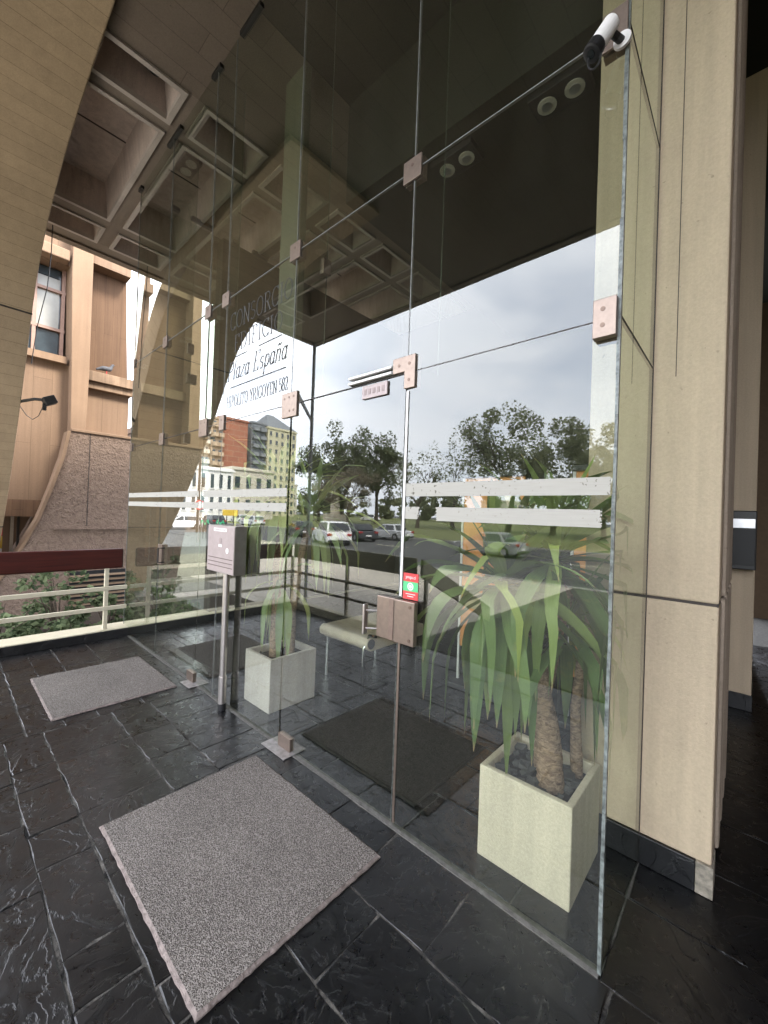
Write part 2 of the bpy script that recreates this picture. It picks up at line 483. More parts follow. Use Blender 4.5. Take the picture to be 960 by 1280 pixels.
M['car_silver'] = plain('silver_car_paint', (0.62, 0.63, 0.64), 0.3, 0.3, 0.02, 5)
M['car_grey'] = plain('grey_car_paint', (0.26, 0.265, 0.26), 0.4, 0, 0.1, 3)
M['car_dark'] = plain('dark_car_paint', (0.03, 0.032, 0.035), 0.25, 0, 0.05, 5)
M['win_dark'] = plain('window_glass', (0.04, 0.055, 0.065), 0.12, 0, 0.4, 2, 0.8)
M['win_pale'] = plain('window_blind', (0.26, 0.26, 0.235), 0.35, 0, 0.15, 4)
M['win_frame'] = plain('brown_window_frame', (0.24, 0.15, 0.115), 0.6, 0, 0.15, 10)
M['b_white'] = concrete('white_stucco', (0.74, 0.73, 0.70), 0.05, 0.12, 0.1)
M['b_cream'] = concrete('cream_stucco', (0.58, 0.54, 0.45), 0.05, 0.15, 0.1)
M['b_yellow'] = concrete('yellow_tower', (0.56, 0.52, 0.36), 0.05, 0.15, 0.1)
M['b_tan'] = concrete('tan_stucco', (0.46, 0.34, 0.23), 0.05, 0.15, 0.1)
M['b_grey'] = concrete('grey_tower', (0.22, 0.23, 0.24), 0.08, 0.15, 0.1)
M['b_roof'] = plain('slate_roof', (0.16, 0.17, 0.18), 0.8)
def brick_mat():
    T = NT('red_brick')
    cc = T.n('ShaderNodeTexCoord')
    sx = T.n('ShaderNodeSeparateXYZ'); T.l(cc.outputs['Object'], sx.inputs[0])
    cx = T.n('ShaderNodeCombineXYZ'); T.l(sx.outputs['Y'], cx.inputs['X']); T.l(sx.outputs['Z'], cx.inputs['Y'])
    b = T.n('ShaderNodeTexBrick')
    b.inputs['Color1'].default_value = (0.33, 0.13, 0.075, 1); b.inputs['Color2'].default_value = (0.27, 0.10, 0.06, 1)
    b.inputs['Mortar'].default_value = (0.34, 0.22, 0.16, 1)
    b.inputs['Brick Width'].default_value = 3.0; b.inputs['Row Height'].default_value = 1.4; b.inputs['Mortar Size'].default_value = 0.06
    b.inputs['Scale'].default_value = 1
    T.l(cx.outputs[0], b.inputs['Vector'])
    return finish(T, b.outputs['Color'], 0.9)
M['brick'] = brick_mat()
M['monument'] = plain('pale_stone', (0.5, 0.45, 0.36), 0.9, 0, 0.15, 2)
M['leaf_dark'] = foliage_mat('dark_crown', (0.11, 0.125, 0.07), (0.18, 0.20, 0.115))
M['leaf_mid'] = foliage_mat('mid_crown', (0.15, 0.165, 0.09), (0.25, 0.265, 0.155))
M['leaf_dry'] = foliage_mat('dry_crown', (0.16, 0.14, 0.10), (0.30, 0.26, 0.20))
M['leaf_shrub'] = foliage_mat('shrub_crown', (0.055, 0.08, 0.045), (0.20, 0.24, 0.13))
M['pigeon'] = plain('pigeon_grey', (0.055, 0.057, 0.065), 0.8, 0, 0.2, 20)
M['skin'] = plain('skin', (0.38, 0.24, 0.17), 0.6)
M['cloth_green'] = plain('green_jacket', (0.04, 0.42, 0.20), 0.8)
M['cloth_dark'] = plain('dark_trousers', (0.03, 0.03, 0.04), 0.9)
M['hair'] = plain('dark_hair', (0.015, 0.012, 0.01), 0.7)
M['yellow'] = plain('yellow_panel', (0.62, 0.42, 0.04), 0.6)
M['rust'] = plain('brown_panel', (0.13, 0.085, 0.05), 0.8)

# ------------------------------------------------------------------ mesh helpers
class B:
    def __init__(s):
        s.v, s.f, s.uv = [], [], None
    def box(s, x0, x1, y0, y1, z0, z1):
        n = len(s.v)
        s.v += [(x0, y0, z0), (x1, y0, z0), (x1, y1, z0), (x0, y1, z0), (x0, y0, z1), (x1, y0, z1), (x1, y1, z1), (x0, y1, z1)]
        s.f += [(n + 3, n + 2, n + 1, n), (n + 4, n + 5, n + 6, n + 7), (n, n + 1, n + 5, n + 4), (n + 1, n + 2, n + 6, n + 5), (n + 2, n + 3, n + 7, n + 6), (n + 3, n, n + 4, n + 7)]
        return s
    def obox(s, mat, hx, hy, hz):
        n = len(s.v)
        for z in (-hz, hz):
            for x, y in ((-hx, -hy), (hx, -hy), (hx, hy), (-hx, hy)):
                s.v.append(tuple(mat @ Vector((x, y, z))))
        s.f += [(n + 3, n + 2, n + 1, n), (n + 4, n + 5, n + 6, n + 7), (n, n + 1, n + 5, n + 4), (n + 1, n + 2, n + 6, n + 5), (n + 2, n + 3, n + 7, n + 6), (n + 3, n, n + 4, n + 7)]
        return s
    def tube(s, pts, r, seg=8, caps=True):
        pts = [Vector(p) for p in pts]
        rs = r if hasattr(r, '__len__') else [r] * len(pts)
        n0 = len(s.v)
        prev = None
        for i, p in enumerate(pts):
            d = (pts[min(i + 1, len(pts) - 1)] - pts[max(i - 1, 0)]).normalized()
            if prev is None:
                a = d.orthogonal().normalized()
            else:
                a = (prev - d * prev.dot(d)).normalized()
            prev = a
            b = d.cross(a)
            for k in range(seg):
                t = 2 * PI * k / seg
                s.v.append(tuple(p + (a * math.cos(t) + b * math.sin(t)) * rs[i]))
        for i in range(len(pts) - 1):
            for k in range(seg):
                k2 = (k + 1) % seg
                s.f.append((n0 + i * seg + k, n0 + i * seg + k2, n0 + (i + 1) * seg + k2, n0 + (i + 1) * seg + k))
        if caps:
            s.f.append(tuple(n0 + k for k in range(seg))[::-1])
            e = n0 + (len(pts) - 1) * seg
            s.f.append(tuple(e + k for k in range(seg)))
        return s
    def prism(s, poly, fn0, fn1):
        """poly: 2-D points; fn0/fn1 map them to the two end faces."""
        n = len(s.v)
        k = len(poly)
        s.v += [tuple(fn0(*p)) for p in poly] + [tuple(fn1(*p)) for p in poly]
        s.f.append(tuple(range(n, n + k))[::-1])
        s.f.append(tuple(range(n + k, n + 2 * k)))
        for i in range(k):
            j = (i + 1) % k
            s.f.append((n + i, n + j, n + k + j, n + k + i))
        return s
    def quad(s, a, b, c, d):
        n = len(s.v)
        s.v += [tuple(a), tuple(b), tuple(c), tuple(d)]
        s.f.append((n, n + 1, n + 2, n + 3))
        return s
    def mesh(s, name, mat, smooth=False, fix=False):
        me = bpy.data.meshes.new(name)
        me.from_pydata(s.v, [], s.f)
        if s.uv:
            ul = me.uv_layers.new(name='UVMap')
            for p in me.polygons:
                for li in p.loop_indices:
                    ul.data[li].uv = s.uv[me.loops[li].vertex_index]
        if fix:
            bm = bmesh.new(); bm.from_mesh(me)
            bmesh.ops.recalc_face_normals(bm, faces=bm.faces)
            bm.to_mesh(me); bm.free()
        me.materials.append(mat)
        if smooth:
            for p in me.polygons:
                p.use_smooth = True
        return me
    def build(s, name, mat, parent=None, smooth=False, bevel=0, fix=True, kind=None, seg=2):
        return link(name, s.mesh(name, mat, smooth, fix), parent, bevel, kind, seg)

def link(name, me, parent=None, bevel=0, kind=None, seg=2):
    o = bpy.data.objects.new(name, me)
    COL.objects.link(o)
    if parent is not None:
        o.parent = parent
        o.matrix_parent_inverse = Matrix.Translation(parent.location).inverted() if parent.type == 'EMPTY' and parent.parent is None and not any(parent.rotation_euler) else Matrix.Identity(4)
    if bevel:
        md = o.modifiers.new('bevel', 'BEVEL')
        md.width, md.segments, md.limit_method, md.angle_limit = bevel, seg, 'ANGLE', math.radians(40)
    if kind:
        o['kind'] = kind
    return o

def tag(o, label, cat, group=None):
    o['label'], o['category'] = label, cat
    if group:
        o['group'] = group
    return o

def thing(name, label, cat, loc=(0, 0, 0), group=None):
    o = bpy.data.objects.new(name, None)
    o.empty_display_size = 0.1
    COL.objects.link(o)
    o.location = loc
    return tag(o, label, cat, group)

def disc(b, c, nrm, r, t=0.002, seg=12):
    c, nrm = Vector(c), Vector(nrm).normalized()
    b.tube([c, c + nrm * t], r, seg)
    return b

D = 1.5227           # the glass line
G0, G1 = D - 0.005, D + 0.005

# ------------------------------------------------------------------ ground and street (structure)
def slab(name, x0, x1, y0, y1, z0, z1, mat, kind='structure', parent=None, bevel=0):
    return B().box(x0, x1, y0, y1, z0, z1).build(name, mat, parent, kind=kind if parent is None else None, bevel=bevel)

B().quad((-900, -900, -0.79), (900, -900, -0.79), (900, 900, -0.79), (-900, 900, -0.79)).build('ground', M['asphalt'], kind='structure')
slab('road', -160, 60, -28.4, -11.0, -0.80, -0.75, M['asphalt'])
slab('cross_street', -34, -20.0, -11.0, 60, -0.80, -0.752, M['asphalt'])
slab('sidewalk', -19.5, -4.2, -10.8, -2.36, -0.80, -0.63, M['pale_pavement'], bevel=0.02)
M['dark_paving'] = asphalt_mat('dark_paving', (0.07, 0.068, 0.06), 14)
slab('dark_pavement', -4.195, 40, -10.8, -2.36, -0.80, -0.632, M['dark_paving'], bevel=0.02)
slab('low_apron', -10.6, -4.4, -2.35, -0.87, -0.80, -0.635, M['pale_pavement'])
slab('stair_apron', -4.395, -2.76, -2.35, -0.87, -0.80, -0.637, M['dark_paving'])
M['side_paving'] = asphalt_mat('side_paving', (0.13, 0.12, 0.10), 10)
slab('side_path', -19.5, -10.7, -2.36, 30, -0.80, -0.64, M['side_paving'], bevel=0.02)
slab('kerb', -160, 60, -28.7, -28.42, -0.80, -0.62, M['kerb'], bevel=0.02)
slab('road_kerb', -19.8, 40, -11.08, -10.82, -0.80, -0.615, M['kerb'], bevel=0.02)
# park ground rises gently behind the kerb
gb = B()
NX, NY = 40, 14
for j in range(NY + 1):
    for i in range(NX + 1):
        x = -170 + 240 * i / NX
        y = -28.7 - 110 * j / NY
        z = -0.66 + 0.9 * (1 - math.exp(-max(0, (-28.7 - y)) / 14)) + 0.12 * math.sin(x * 0.21 + y * 0.17) * min(1, j)
        gb.v.append((x, y, z))
for j in range(NY):
    for i in range(NX):
        a = j * (NX + 1) + i
        gb.f.append((a, a + NX + 1, a + NX + 2, a + 1))
gb.build('park_lawn', M['grass'], kind='structure', smooth=True)
# painted crossing
for k in range(7):
    x = -19.9 - k * 1.15
    B().box(x - 0.55, x, -13.6, -11.4, -0.7495, -0.745).build('crossing_stripe', M['road_paint'], kind='structure')
for k in range(12):
    B().box(-70 + k * 7, -67 + k * 7, -19.6, -19.45, -0.7495, -0.745).build('lane_marking', M['road_paint'], kind='structure')
# stairs from the portico to the sidewalk
st = B()
for k in range(4):
    st.box(-2.75, 2.5, -0.74 - 0.32 * (k + 1), -0.74 - 0.32 * k, -0.75, -0.14 - 0.14 * k)
M['step_stone'] = asphalt_mat('step_stone', (0.10, 0.095, 0.085), 14)
st.build('entrance_steps', M['step_stone'], kind='structure', fix=False)

# ------------------------------------------------------------------ floor
def tile_mesh(x0, x1, y0, y1, mat, big=True):
    g = random.uniform(0.002, 0.0045)
    j = lambda s=0.0045: random.uniform(-s, s)
    b = B()
    out = []
    n = 6 if (x1 - x0) > 0.3 else 4
    for i in range(n):
        t = i / n
        out.append((x0 + g + (x1 - x0 - 2 * g) * t + j(), y0 + g + j()))
    for i in range(4):
        out.append((x1 - g + j(), y0 + g + (y1 - y0 - 2 * g) * i / 4 + j()))
    for i in range(n):
        t = i / n
        out.append((x1 - g - (x1 - x0 - 2 * g) * t + j(), y1 - g + j()))
    for i in range(4):
        out.append((x0 + g + j(), y1 - g - (y1 - y0 - 2 * g) * i / 4 + j()))
    k = len(out)
    cx, cy = (x0 + x1) / 2, (y0 + y1) / 2
    tx, ty, dz = random.uniform(-.004, .004), random.uniform(-.004, .004), random.uniform(-.0015, .0015)
    hz = lambda x, y: dz + tx * (x - cx) + ty * (y - cy)
    for x, y in out:
        b.v.append((x, y, -0.025))
    for x, y in out:
        b.v.append((x, y, hz(x, y) - random.uniform(0.001, 0.003)))
    ins = 0.003
    for x, y in out:
        sx = ins if x < cx else -ins
        sy = ins if y < cy else -ins
        b.v.append((x + sx * random.uniform(.6, 1.6), y + sy * random.uniform(.6, 1.6), hz(x, y) + random.uniform(-.0012, .0008)))
    b.v.append((cx + j(.05), cy + j(.03), dz))
    for i in range(k):
        q = (i + 1) % k
        b.f.append((i, q, k + q, k + i))
        b.f.append((k + i, k + q, 2 * k + q, 2 * k + i))
        b.f.append((2 * k + i, 2 * k + q, 3 * k))
    return b.mesh('tile', mat)

def lay(parent, x0, x1, bounds, mat, fixed={}, lo=0.3, hi=0.75, skip=None):
    for y0, y1 in zip(bounds[:-1], bounds[1:]):
        xs = [x0]
        key = round(y0, 2)
        if key in fixed:
            xs += fixed[key]
        while x1 - xs[-1] > hi:
            xs.append(xs[-1] + random.uniform(lo, hi))
        xs.append(x1)
        for a, b_ in zip(xs[:-1], xs[1:]):
            if b_ - a < 0.04:
                continue
            if skip and skip((a + b_) / 2, (y0 + y1) / 2):
                continue
            link('tile', tile_mesh(a, b_, y0, y1, mat), parent)

pf = slab('portico_floor', -5.33, 2.6, -0.735, D - 0.02, -0.3, -0.0028, M['mortar'])
fixed = {0.31: [-2.97, -2.75, -2.36, -2.11, -1.64, -1.44],
         0.5: [-2.95, -2.38, -1.95],
         0.88: [-2.95, -2.61, -2.23, -1.7],
         1.13: [-3.25, -2.98, -2.5, -2.24, -1.95, -1.52]}
lay(pf, -5.33, -3.40, [-0.735, -0.30, 0.08, 0.42, 0.62, 0.81, 1.10, D - 0.02], M['slate'], {0.81: [-4.65, -4.1], 1.10: [-4.9, -4.5, -3.9]}, 0.3, 0.62)
lay(pf, -3.40, -1.20, [-0.735, -0.40, -0.05, 0.31, 0.50, 0.88, 1.13, D - 0.02], M['slate'], fixed, 0.3, 0.7)
lay(pf, -1.20, -0.30, [-0.735, -0.25, 0.33, 0.85, 1.16, D - 0.02], M['slate'], {0.33: [-0.86], 0.85: [-1.0, -0.52], 1.16: [-0.80]}, 0.4, 0.75)
lay(pf, -0.30, 2.6, [-0.735, -0.1, 0.45, 0.95, D - 0.02], M['slate'], {}, 0.45, 0.9)
pf2 = slab('passage_floor', -0.335, 2.6, D - 0.02, 9.5, -0.3, -0.006, M['mortar_dark'])
lay(pf2, -0.335, 2.6, [D - 0.02 + 0.40 * k for k in range(15)], M['slate'], {}, 0.45, 0.95)
lf = slab('lobby_floor', -5.33, -0.335, D + 0.02, 6.4, -0.3, -0.0055, M['mortar_dark'])
lay(lf, -5.33, -0.335, [D + 0.02, 1.86, 2.2, 2.45, 2.8, 3.1, 3.45, 3.75, 4.1, 4.45], M['slate_in'], {}, 0.35, 0.7)
lay(lf, -5.33, -0.335, [4.45, 5.1, 5.75, 6.4], M['slate_in'], {}, 0.6, 1.1)
# threshold strip
B().box(-5.33, -0.34, D - 0.0195, D + 0.0195, -0.05, 0.0005).build('threshold', M['mortar_dark'], kind='structure')

# ------------------------------------------------------------------ ceiling
ZC = 5.33
ceil = B()
cells_x = [(-7.13, -6.65), (-6.46, -4.49), (-4.37, -3.91)]
cells_y = [(1.58 + 0.835 * k, 2.265 + 0.835 * k) for k in range(-5, 6)]
y_lo, y_hi = -2.55, 6.75
# ribs along Y
xs_solid = [(-7.35, -7.13), (-6.65, -6.46), (-4.49, -4.37)]
for a, b_ in xs_solid:
    ceil.box(a, b_, y_lo, y_hi, ZC, ZC + 0.55)
ys = [y_lo] + [v for c in cells_y if c[0] > y_lo for v in c] + [y_hi]
for cx0, cx1 in cells_x:
    for y0, y1 in zip(ys[0::2], ys[1::2]):
        if y1 > y0:
            ceil.box(cx0, cx1, y0, y1, ZC + 0.001, ZC + 0.55)
coff = ceil.build('coffered_ceiling', M['rib'], kind='structure', fix=False)
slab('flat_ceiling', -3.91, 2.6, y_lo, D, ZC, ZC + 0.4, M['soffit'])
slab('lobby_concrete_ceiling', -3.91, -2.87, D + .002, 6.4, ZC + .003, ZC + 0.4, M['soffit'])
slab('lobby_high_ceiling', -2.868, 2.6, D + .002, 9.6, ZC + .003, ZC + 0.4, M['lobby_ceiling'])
slab('roof_slab', -7.35, 2.6, y_lo + 0.02, 9.5, ZC + 1.0, ZC + 1.3, M['rib'])
slab('soffit_fascia', -7.40, 2.6, y_lo - 0.12, y_lo, ZC - 0.03, ZC + 1.3, M['rib'])
slab('side_fascia', -7.47, -7.35, y_lo - 0.12, 6.8, ZC - 0.03, ZC + 1.3, M['rib'])
for (cx0, cx1) in cells_x:
    w = cx1 - cx0
    d = 0.40 if w > 1 else 0.34
    h = cells_y[0][1] - cells_y[0][0]
    cb = B()
    i = 0.045
    x0, x1, y0, y1 = i, w - i, i, h - i
    X0, X1, Y0, Y1 = i + .05, w - i - .05, i + .05, h - i - .05
    low = [(x0, y0, 0.03), (x1, y0, 0.03), (x1, y1, 0.03), (x0, y1, 0.03)]
    hi = [(X0, Y0, d), (X1, Y0, d), (X1, Y1, d), (X0, Y1, d)]
    for k in range(4):
        q = (k + 1) % 4
        cb.quad(low[k], low[q], hi[q], hi[k])
    cb.quad(hi[0], hi[1], hi[2], hi[3])
    cmesh = cb.mesh('coffer', M['coffer'])
    lb = B()
    lb.box(0, w, 0, i, -0.022, 0.04).box(0, w, h - i, h, -0.022, 0.04).box(0, i, i, h - i, -0.022, 0.04).box(w - i, w, i, h - i, -0.022, 0.04)
    lmesh = lb.mesh('coffer_lip', M['lip'])
    sb = B()
    if w > 1:
        sb.box(w / 2 - .008, w / 2 + .008, Y0, Y1, d - 0.006, d + 0.01)
    else:
        sb.box(X0 + .12, X0 + .13, Y0, Y1, d - 0.006, d + 0.01)
    smesh = sb.mesh('panel_seam', M['seal_dark'])
    for (cy0, cy1) in cells_y:
        if cy0 < y_lo:
            continue
        for nm, me in (('coffer', cmesh), ('coffer_lip', lmesh), ('panel_seam', smesh)):
            o = link(nm, me, coff)
            o.location = (cx0, cy0, ZC)
# brackets on the glass head
for x, wd in ((-5.5, .10), (-4.46, .34), (-3.52, .16), (-2.95, .30), (-2.2, .2)):
    B().box(x - wd / 2, x + wd / 2, D - 0.022, D + 0.022, ZC - 0.035, ZC - 0.001).build('ceiling_bracket', M['black_metal'], coff)
for y, wd in ((1.91, .09), (2.25, .28), (2.73, .08), (3.11, .25)):
    B().box(-5.525, -5.475, y - wd / 2, y + wd / 2, ZC - 0.045, ZC - 0.001).build('ceiling_bracket', M['black_metal'], coff)

# ------------------------------------------------------------------ lobby shell
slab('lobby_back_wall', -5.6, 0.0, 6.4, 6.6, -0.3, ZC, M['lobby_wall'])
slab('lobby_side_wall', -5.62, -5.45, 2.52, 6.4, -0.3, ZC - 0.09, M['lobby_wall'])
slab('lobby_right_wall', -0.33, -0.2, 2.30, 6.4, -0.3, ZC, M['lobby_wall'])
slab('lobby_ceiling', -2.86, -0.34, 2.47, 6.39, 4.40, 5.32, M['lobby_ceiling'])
slab('hanging_pier', -3.16, -2.87, 1.98, 2.04, 2.75, ZC - 0.002, M['pier_grey'])
for i, (x, y, z) in enumerate([(-1.81, 2.72, 4.40), (-1.0, 2.72, 4.40)]):
    t = thing('downlight', ['black twin spot box on the lobby ceiling beside the pane joint', 'black twin spot box on the lobby ceiling next to the security camera'][i], 'ceiling light', (x, y, z), 'twin spots on the lobby ceiling')
    B().box(x - .19, x + .19, y - .10, y + .10, z - .05, z - .001).build('housing', M['downlight_box'], t, bevel=.006)
    for sx in (-.09, .09):
        lb = B(); disc(lb, (x + sx, y, z - .051), (0, 0, -1), .062, .006, 20)
        r_ = lb.build('lens', M['lens'], t)
        lb = B(); disc(lb, (x + sx, y, z - .0575), (0, 0, -1), .034, .004, 16)
        lb.build('bulb', M['silver'], r_)
t = thing('downlight', 'black twin spot box inside a ceiling coffer behind the glass', 'ceiling light', (-5.15, 1.9, ZC), 'coffer lights')
B().box(-5.32, -5.0, 1.82, 2.02, ZC + .32, ZC + .396).build('housing', M['black'], t, bevel=.006)
for sx in (-.08, .08):
    lb = B(); disc(lb, (-5.16 + sx, 1.92, ZC + .319), (0, 0, -1), .062, .006, 20)
    lb.build('lens', M['lens'], t)
db = B(); db.tube([(-4.14, 1.22, ZC + .338), (-4.14, 1.22, ZC + .22), (-4.14, 1.22, ZC + .19)], [.085, .085, .06], 20)
tag(db.build('dome_lamp', M['black'], None, smooth=False), 'round black fitting in the narrow ceiling coffer outside the glass', 'ceiling light')

# ------------------------------------------------------------------ arch rib
prof = [(-11.6, -0.8), (-10.6, 0.35), (-9.65, 1.18), (-8.88, 1.98), (-8.35, 2.6), (-7.95, 3.1), (-7.55, 3.65), (-7.28, 4.05), (-6.92, 4.45), (-6.5, 4.72), (-6.1, 4.90), (-5.46, 5.08), (-4.76, 5.19), (-4.1, 5.23), (-3.5, 5.25)]
def smooth_prof(p, n=6):
    out = []
    P = [Vector(q) for q in p]
    for i in range(len(P) - 1):
        p0, p1, p2, p3 = P[max(i - 1, 0)], P[i], P[i + 1], P[min(i + 2, len(P) - 1)]
        for k in range(n):
            t = k / n
            out.append(0.5 * ((2 * p1) + (p2 - p0) * t + (2 * p0 - 5 * p1 + 4 * p2 - p3) * t * t + (3 * p1 - p0 - 3 * p2 + p3) * t ** 3))
    out.append(P[-1])
    return out
sp = smooth_prof(prof)
YA, YB = -0.55, 0.77
ab = B(); ab.uv = []
s_ = 0
outer = []
for i, p in enumerate(sp):
    if i:
        s_ += (p - sp[i - 1]).length
    d = (sp[min(i + 1, len(sp) - 1)] - sp[max(i - 1, 0)]).normalized()
    nrm = Vector((-d.y, d.x))
    q = p + nrm * 0.55
    q.y = min(max(q.y, p.y), 5.325) if p.y < 5.2 else p.y + 0.07
    for y in (YA, YB):
        ab.v.append((p.x, y, p.y)); ab.uv.append((y, s_))
    for y in (YA, YB):
        ab.v.append((q.x, y, max(q.y, p.y + 0.02))); ab.uv.append((y + 3, s_))
n = len(sp)
for i in range(n - 1):
    a, c = 4 * i, 4 * i + 4
    ab.f += [(a, a + 1, c + 1, c), (a + 2, c + 2, c + 3, a + 3), (a + 1, a + 3, c + 3, c + 1), (a, c, c + 2, a + 2)]
ab.f += [(0, 2, 3, 1), (4 * n - 4, 4 * n - 3, 4 * n - 1, 4 * n - 2)]
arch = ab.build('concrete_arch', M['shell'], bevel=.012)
tag(arch, 'beige board marked concrete arch curving overhead at the portico edge', 'arch')
# shadow joints across the inside of the arch
def joint(i0):
    p, q = sp[i0], sp[i0 + 1]
    d = (q - p).normalized()
    nrm = Vector((d.y, -d.x))
    jb = B()
    a = p + nrm * .004; b_ = p + d * .022 + nrm * .004; c = p + d * .022 - nrm * .02; e = p - nrm * .02
    jb.prism([a, b_, c, e], lambda *z: (z[0], YA + .01, z[1]), lambda *z: (z[0], YB + .004, z[1]))
    jb.build('shadow_joint', M['seal_dark'], arch)
for tz in (4.02, 1.05):
    i0 = min(range(n - 1), key=lambda k: abs(sp[k].y - tz))
    joint(i0)

# ------------------------------------------------------------------ glass entrance screen
def pane(parent, x0, x1, z0, z1, y0=G0, y1=G1, g=0.002):
    return B().box(x0 + g, x1 - g, y0, y1, z0 + g, z1 - g).build('glass_pane', M['glass'], parent)

scr = thing('glass_screen', 'tall fixed green glass screen with bronze corner fittings around the entrance doors', 'glass wall', (-2.9, D, 0))
X = [-5.50, -4.48, -3.50, -3.17, -2.225, -1.252, -0.34]
Z = [0.0, 2.2, 3.2, ZC - 0.005]
for i in range(6):
    x0, x1 = X[i], X[i + 1]
    for k in range(3):
        if k == 0 and i in (1, 4):
            continue
        z0 = Z[k] + (0.003 if k == 0 else 0)
        if k == 0 and i == 3:
            p_front = pane(scr, x0, x1, z0, Z[1])
        elif k == 0 and i == 5:
            p_right = pane(scr, x0, x1, z0, Z[1])
        elif k == 0 and i == 0:
            p_left = pane(scr, x0, x1, z0, Z[1])
        elif k == 1 and i == 3:
            p_sign = pane(scr, x0, x1, Z[1], Z[2])
        else:
            pane(scr, x0, x1, z0, Z[k + 1])
# right return to the pilaster
for k in range(3):
    z0 = Z[k] + (0.003 if k == 0 else 0)
    B().box(-0.345, -0.335, D + 0.007, 2.128, z0 + .002, Z[k + 1] - .002).build('glass_pane', M['glass_side'], scr)
# left return standing on the kerb
for k in range(3):
    B().box(-5.505, -5.495, D + 0.007, 2.515, max(Z[k], 0.105) + .002, Z[k + 1] - .09 * (k == 2) - .002).build('glass_pane', M['glass'], scr)
# joints of silicone
def vjoint(x, z0, z1, w=0.0022, mat='silicone', y=None):
    B().box(x - w, x + w, G0 - .001, G1 + .001, z0, z1).build('silicone_joint', M[mat], scr)
for x in X[1:-1]:
    vjoint(x, Z[1] + .05, Z[3])
for x, w in ((-3.17, .002), ):
    vjoint(x, 0, 2.2, w)
vjoint(-5.505, 0, ZC - .01, .003)
for k in (1, 2):
    for x0, x1 in zip(X[:-1], X[1:]):
        B().box(x0 + .01, x1 - .01, G0 - .0008, G1 + .0008, Z[k] - .0022, Z[k] + .0022).build('silicone_joint', M['silicone' if k == 2 else 'seal_dark'], scr)
    B().box(-.346, -.334, D + .01, 2.125, Z[k] - .004, Z[k] + .004).build('silicone_joint', M['seal_dark'], scr)
# corner edge with its ragged silicone
cj = B()
for k in range(40):
    z0, z1 = k * ZC / 40, (k + 1) * ZC / 40
    w = random.uniform(.003, .007)
    cj.box(-.340 - w, -.334, G0 - .0012, G1 + .003, z0 + .0005, z1 - .0005)
cj.build('silicone_joint', M['glass_edge'], scr)
B().box(-.349, -.3335, 2.128, 2.1385, 0, ZC - .01).build('dark_seal', M['seal_dark'], scr)
# stiffening fins inside
for x in (-4.48, -3.50, -2.225, -1.252):
    B().box(x - .005, x + .005, G1 + .004, G1 + .24, 2.26, ZC - .01).build('glass_fin', M['glass'], scr)
    B().box(x - .003, x + .003, G1 + .2402, G1 + .243, 2.26, ZC - .01).build('fin_edge', M['fin_edge'], scr)

def fitting(x, z, w=.055, h=.055, parent=scr, screws=((0, 0.018), (0, -0.018)), y=G0, depth=.012, shape=None):
    b = B()
    if shape is None:
        shape = [(-w, -h), (w, -h), (w, h), (-w, h)]
    b.prism([(x + a, z + c) for a, c in shape], lambda p, q: (p, y - depth, q), lambda p, q: (p, y - .0005, q))
    o = b.build('patch_fitting', M['bronze'], parent, bevel=.002)
    b = B()
    b.prism([(x + a * .97, z + c * .97) for a, c in shape], lambda p, q: (p, G1 + .0005, q), lambda p, q: (p, G1 + depth + .018, q))
    b.build('inner_plate', M['bronze_dark'], o)
    b = B()
    for sx, sz in screws:
        b = B(); disc(b, (x + sx, y - depth + .0005, z + sz), (0, -1, 0), .008, .002, 10)
        b.build('screw', M['screw'], o)
    return o
for x in (-1.26, -2.23, -3.18, -3.50, -4.49):
    fitting(x, 3.2, screws=((0.0, .02),))
fitting(-5.46, 3.2, .03, .05)
fitting(-5.46, 2.2, .03, .05)
fitting(-0.378, 2.195, .036, .066, screws=((-.005, .03), (-.005, -.025)), depth=.03)
fitting(-0.378, 3.2, .04, .066, screws=(), depth=.012)
fitting(-3.17, 2.2, .04, .06, screws=((0, .02),))
# L shaped top pivots over the door ends
Ls = [(-.07, -.075), (.0, -.075), (.0, .0), (.075, .0), (.075, .075), (-.07, .075)]
fitting(-2.235, 2.20, shape=[(-.08, -.085), (.085, -.085), (.085, .075), (-.08, .075)], screws=((-.05, .04), (0, .045), (.05, .045), (.01, -.045), (.055, -.045)))
fitting(-1.265, 2.205, shape=[(.0, -.085), (.065, -.085), (.065, .075), (-.075, .075), (-.075, .0), (.0, .0)], screws=((-.035, .035), (.03, .035), (.03, -.045)))
fitting(-3.50, 2.2, shape=[(-.09, -.075), (.06, -.075), (.06, .075), (-.09, .075)], screws=((-.05, .04), (.02, .04), (-.04, -.04)))
fitting(-4.49, 2.2, .055, .06, screws=((0, .02), (0, -.02)))
for z in (2.2, 3.2):
    for x in (-4.48, -2.225):
        B().box(x - .02, x + .02, G1 + .20, G1 + .262, z + .04 * (z < 3) - .045, z + .04 * (z < 3) + .06).build('inner_plate', M['bronze_dark'], scr)
B().box(-5.52, -5.46, 2.12, 2.24, 3.14, 3.26).build('inner_plate', M['bronze_dark'], scr)
# white channel and plate on the transom over the right door
tr_ = B().box(-1.66, -1.345, G0 - .02, G0 - .0006, 2.238, 2.250)
tr_.box(-1.66, -1.345, G0 - .02, G0 - .0006, 2.208, 2.222).build('door_channel', M['white_pl'], scr, bevel=.002)
pl_ = B().box(-1.555, -1.375, G0 - .012, G0 - .0006, 2.115, 2.185).build('door_plate', M['steel_face'], scr, bevel=.002)
for k in range(5):
    B().box(-1.54 + .032 * k, -1.522 + .032 * k, G0 - .0135, G0 - .0119, 2.135, 2.165).build('embossing', M['ink'], pl_)

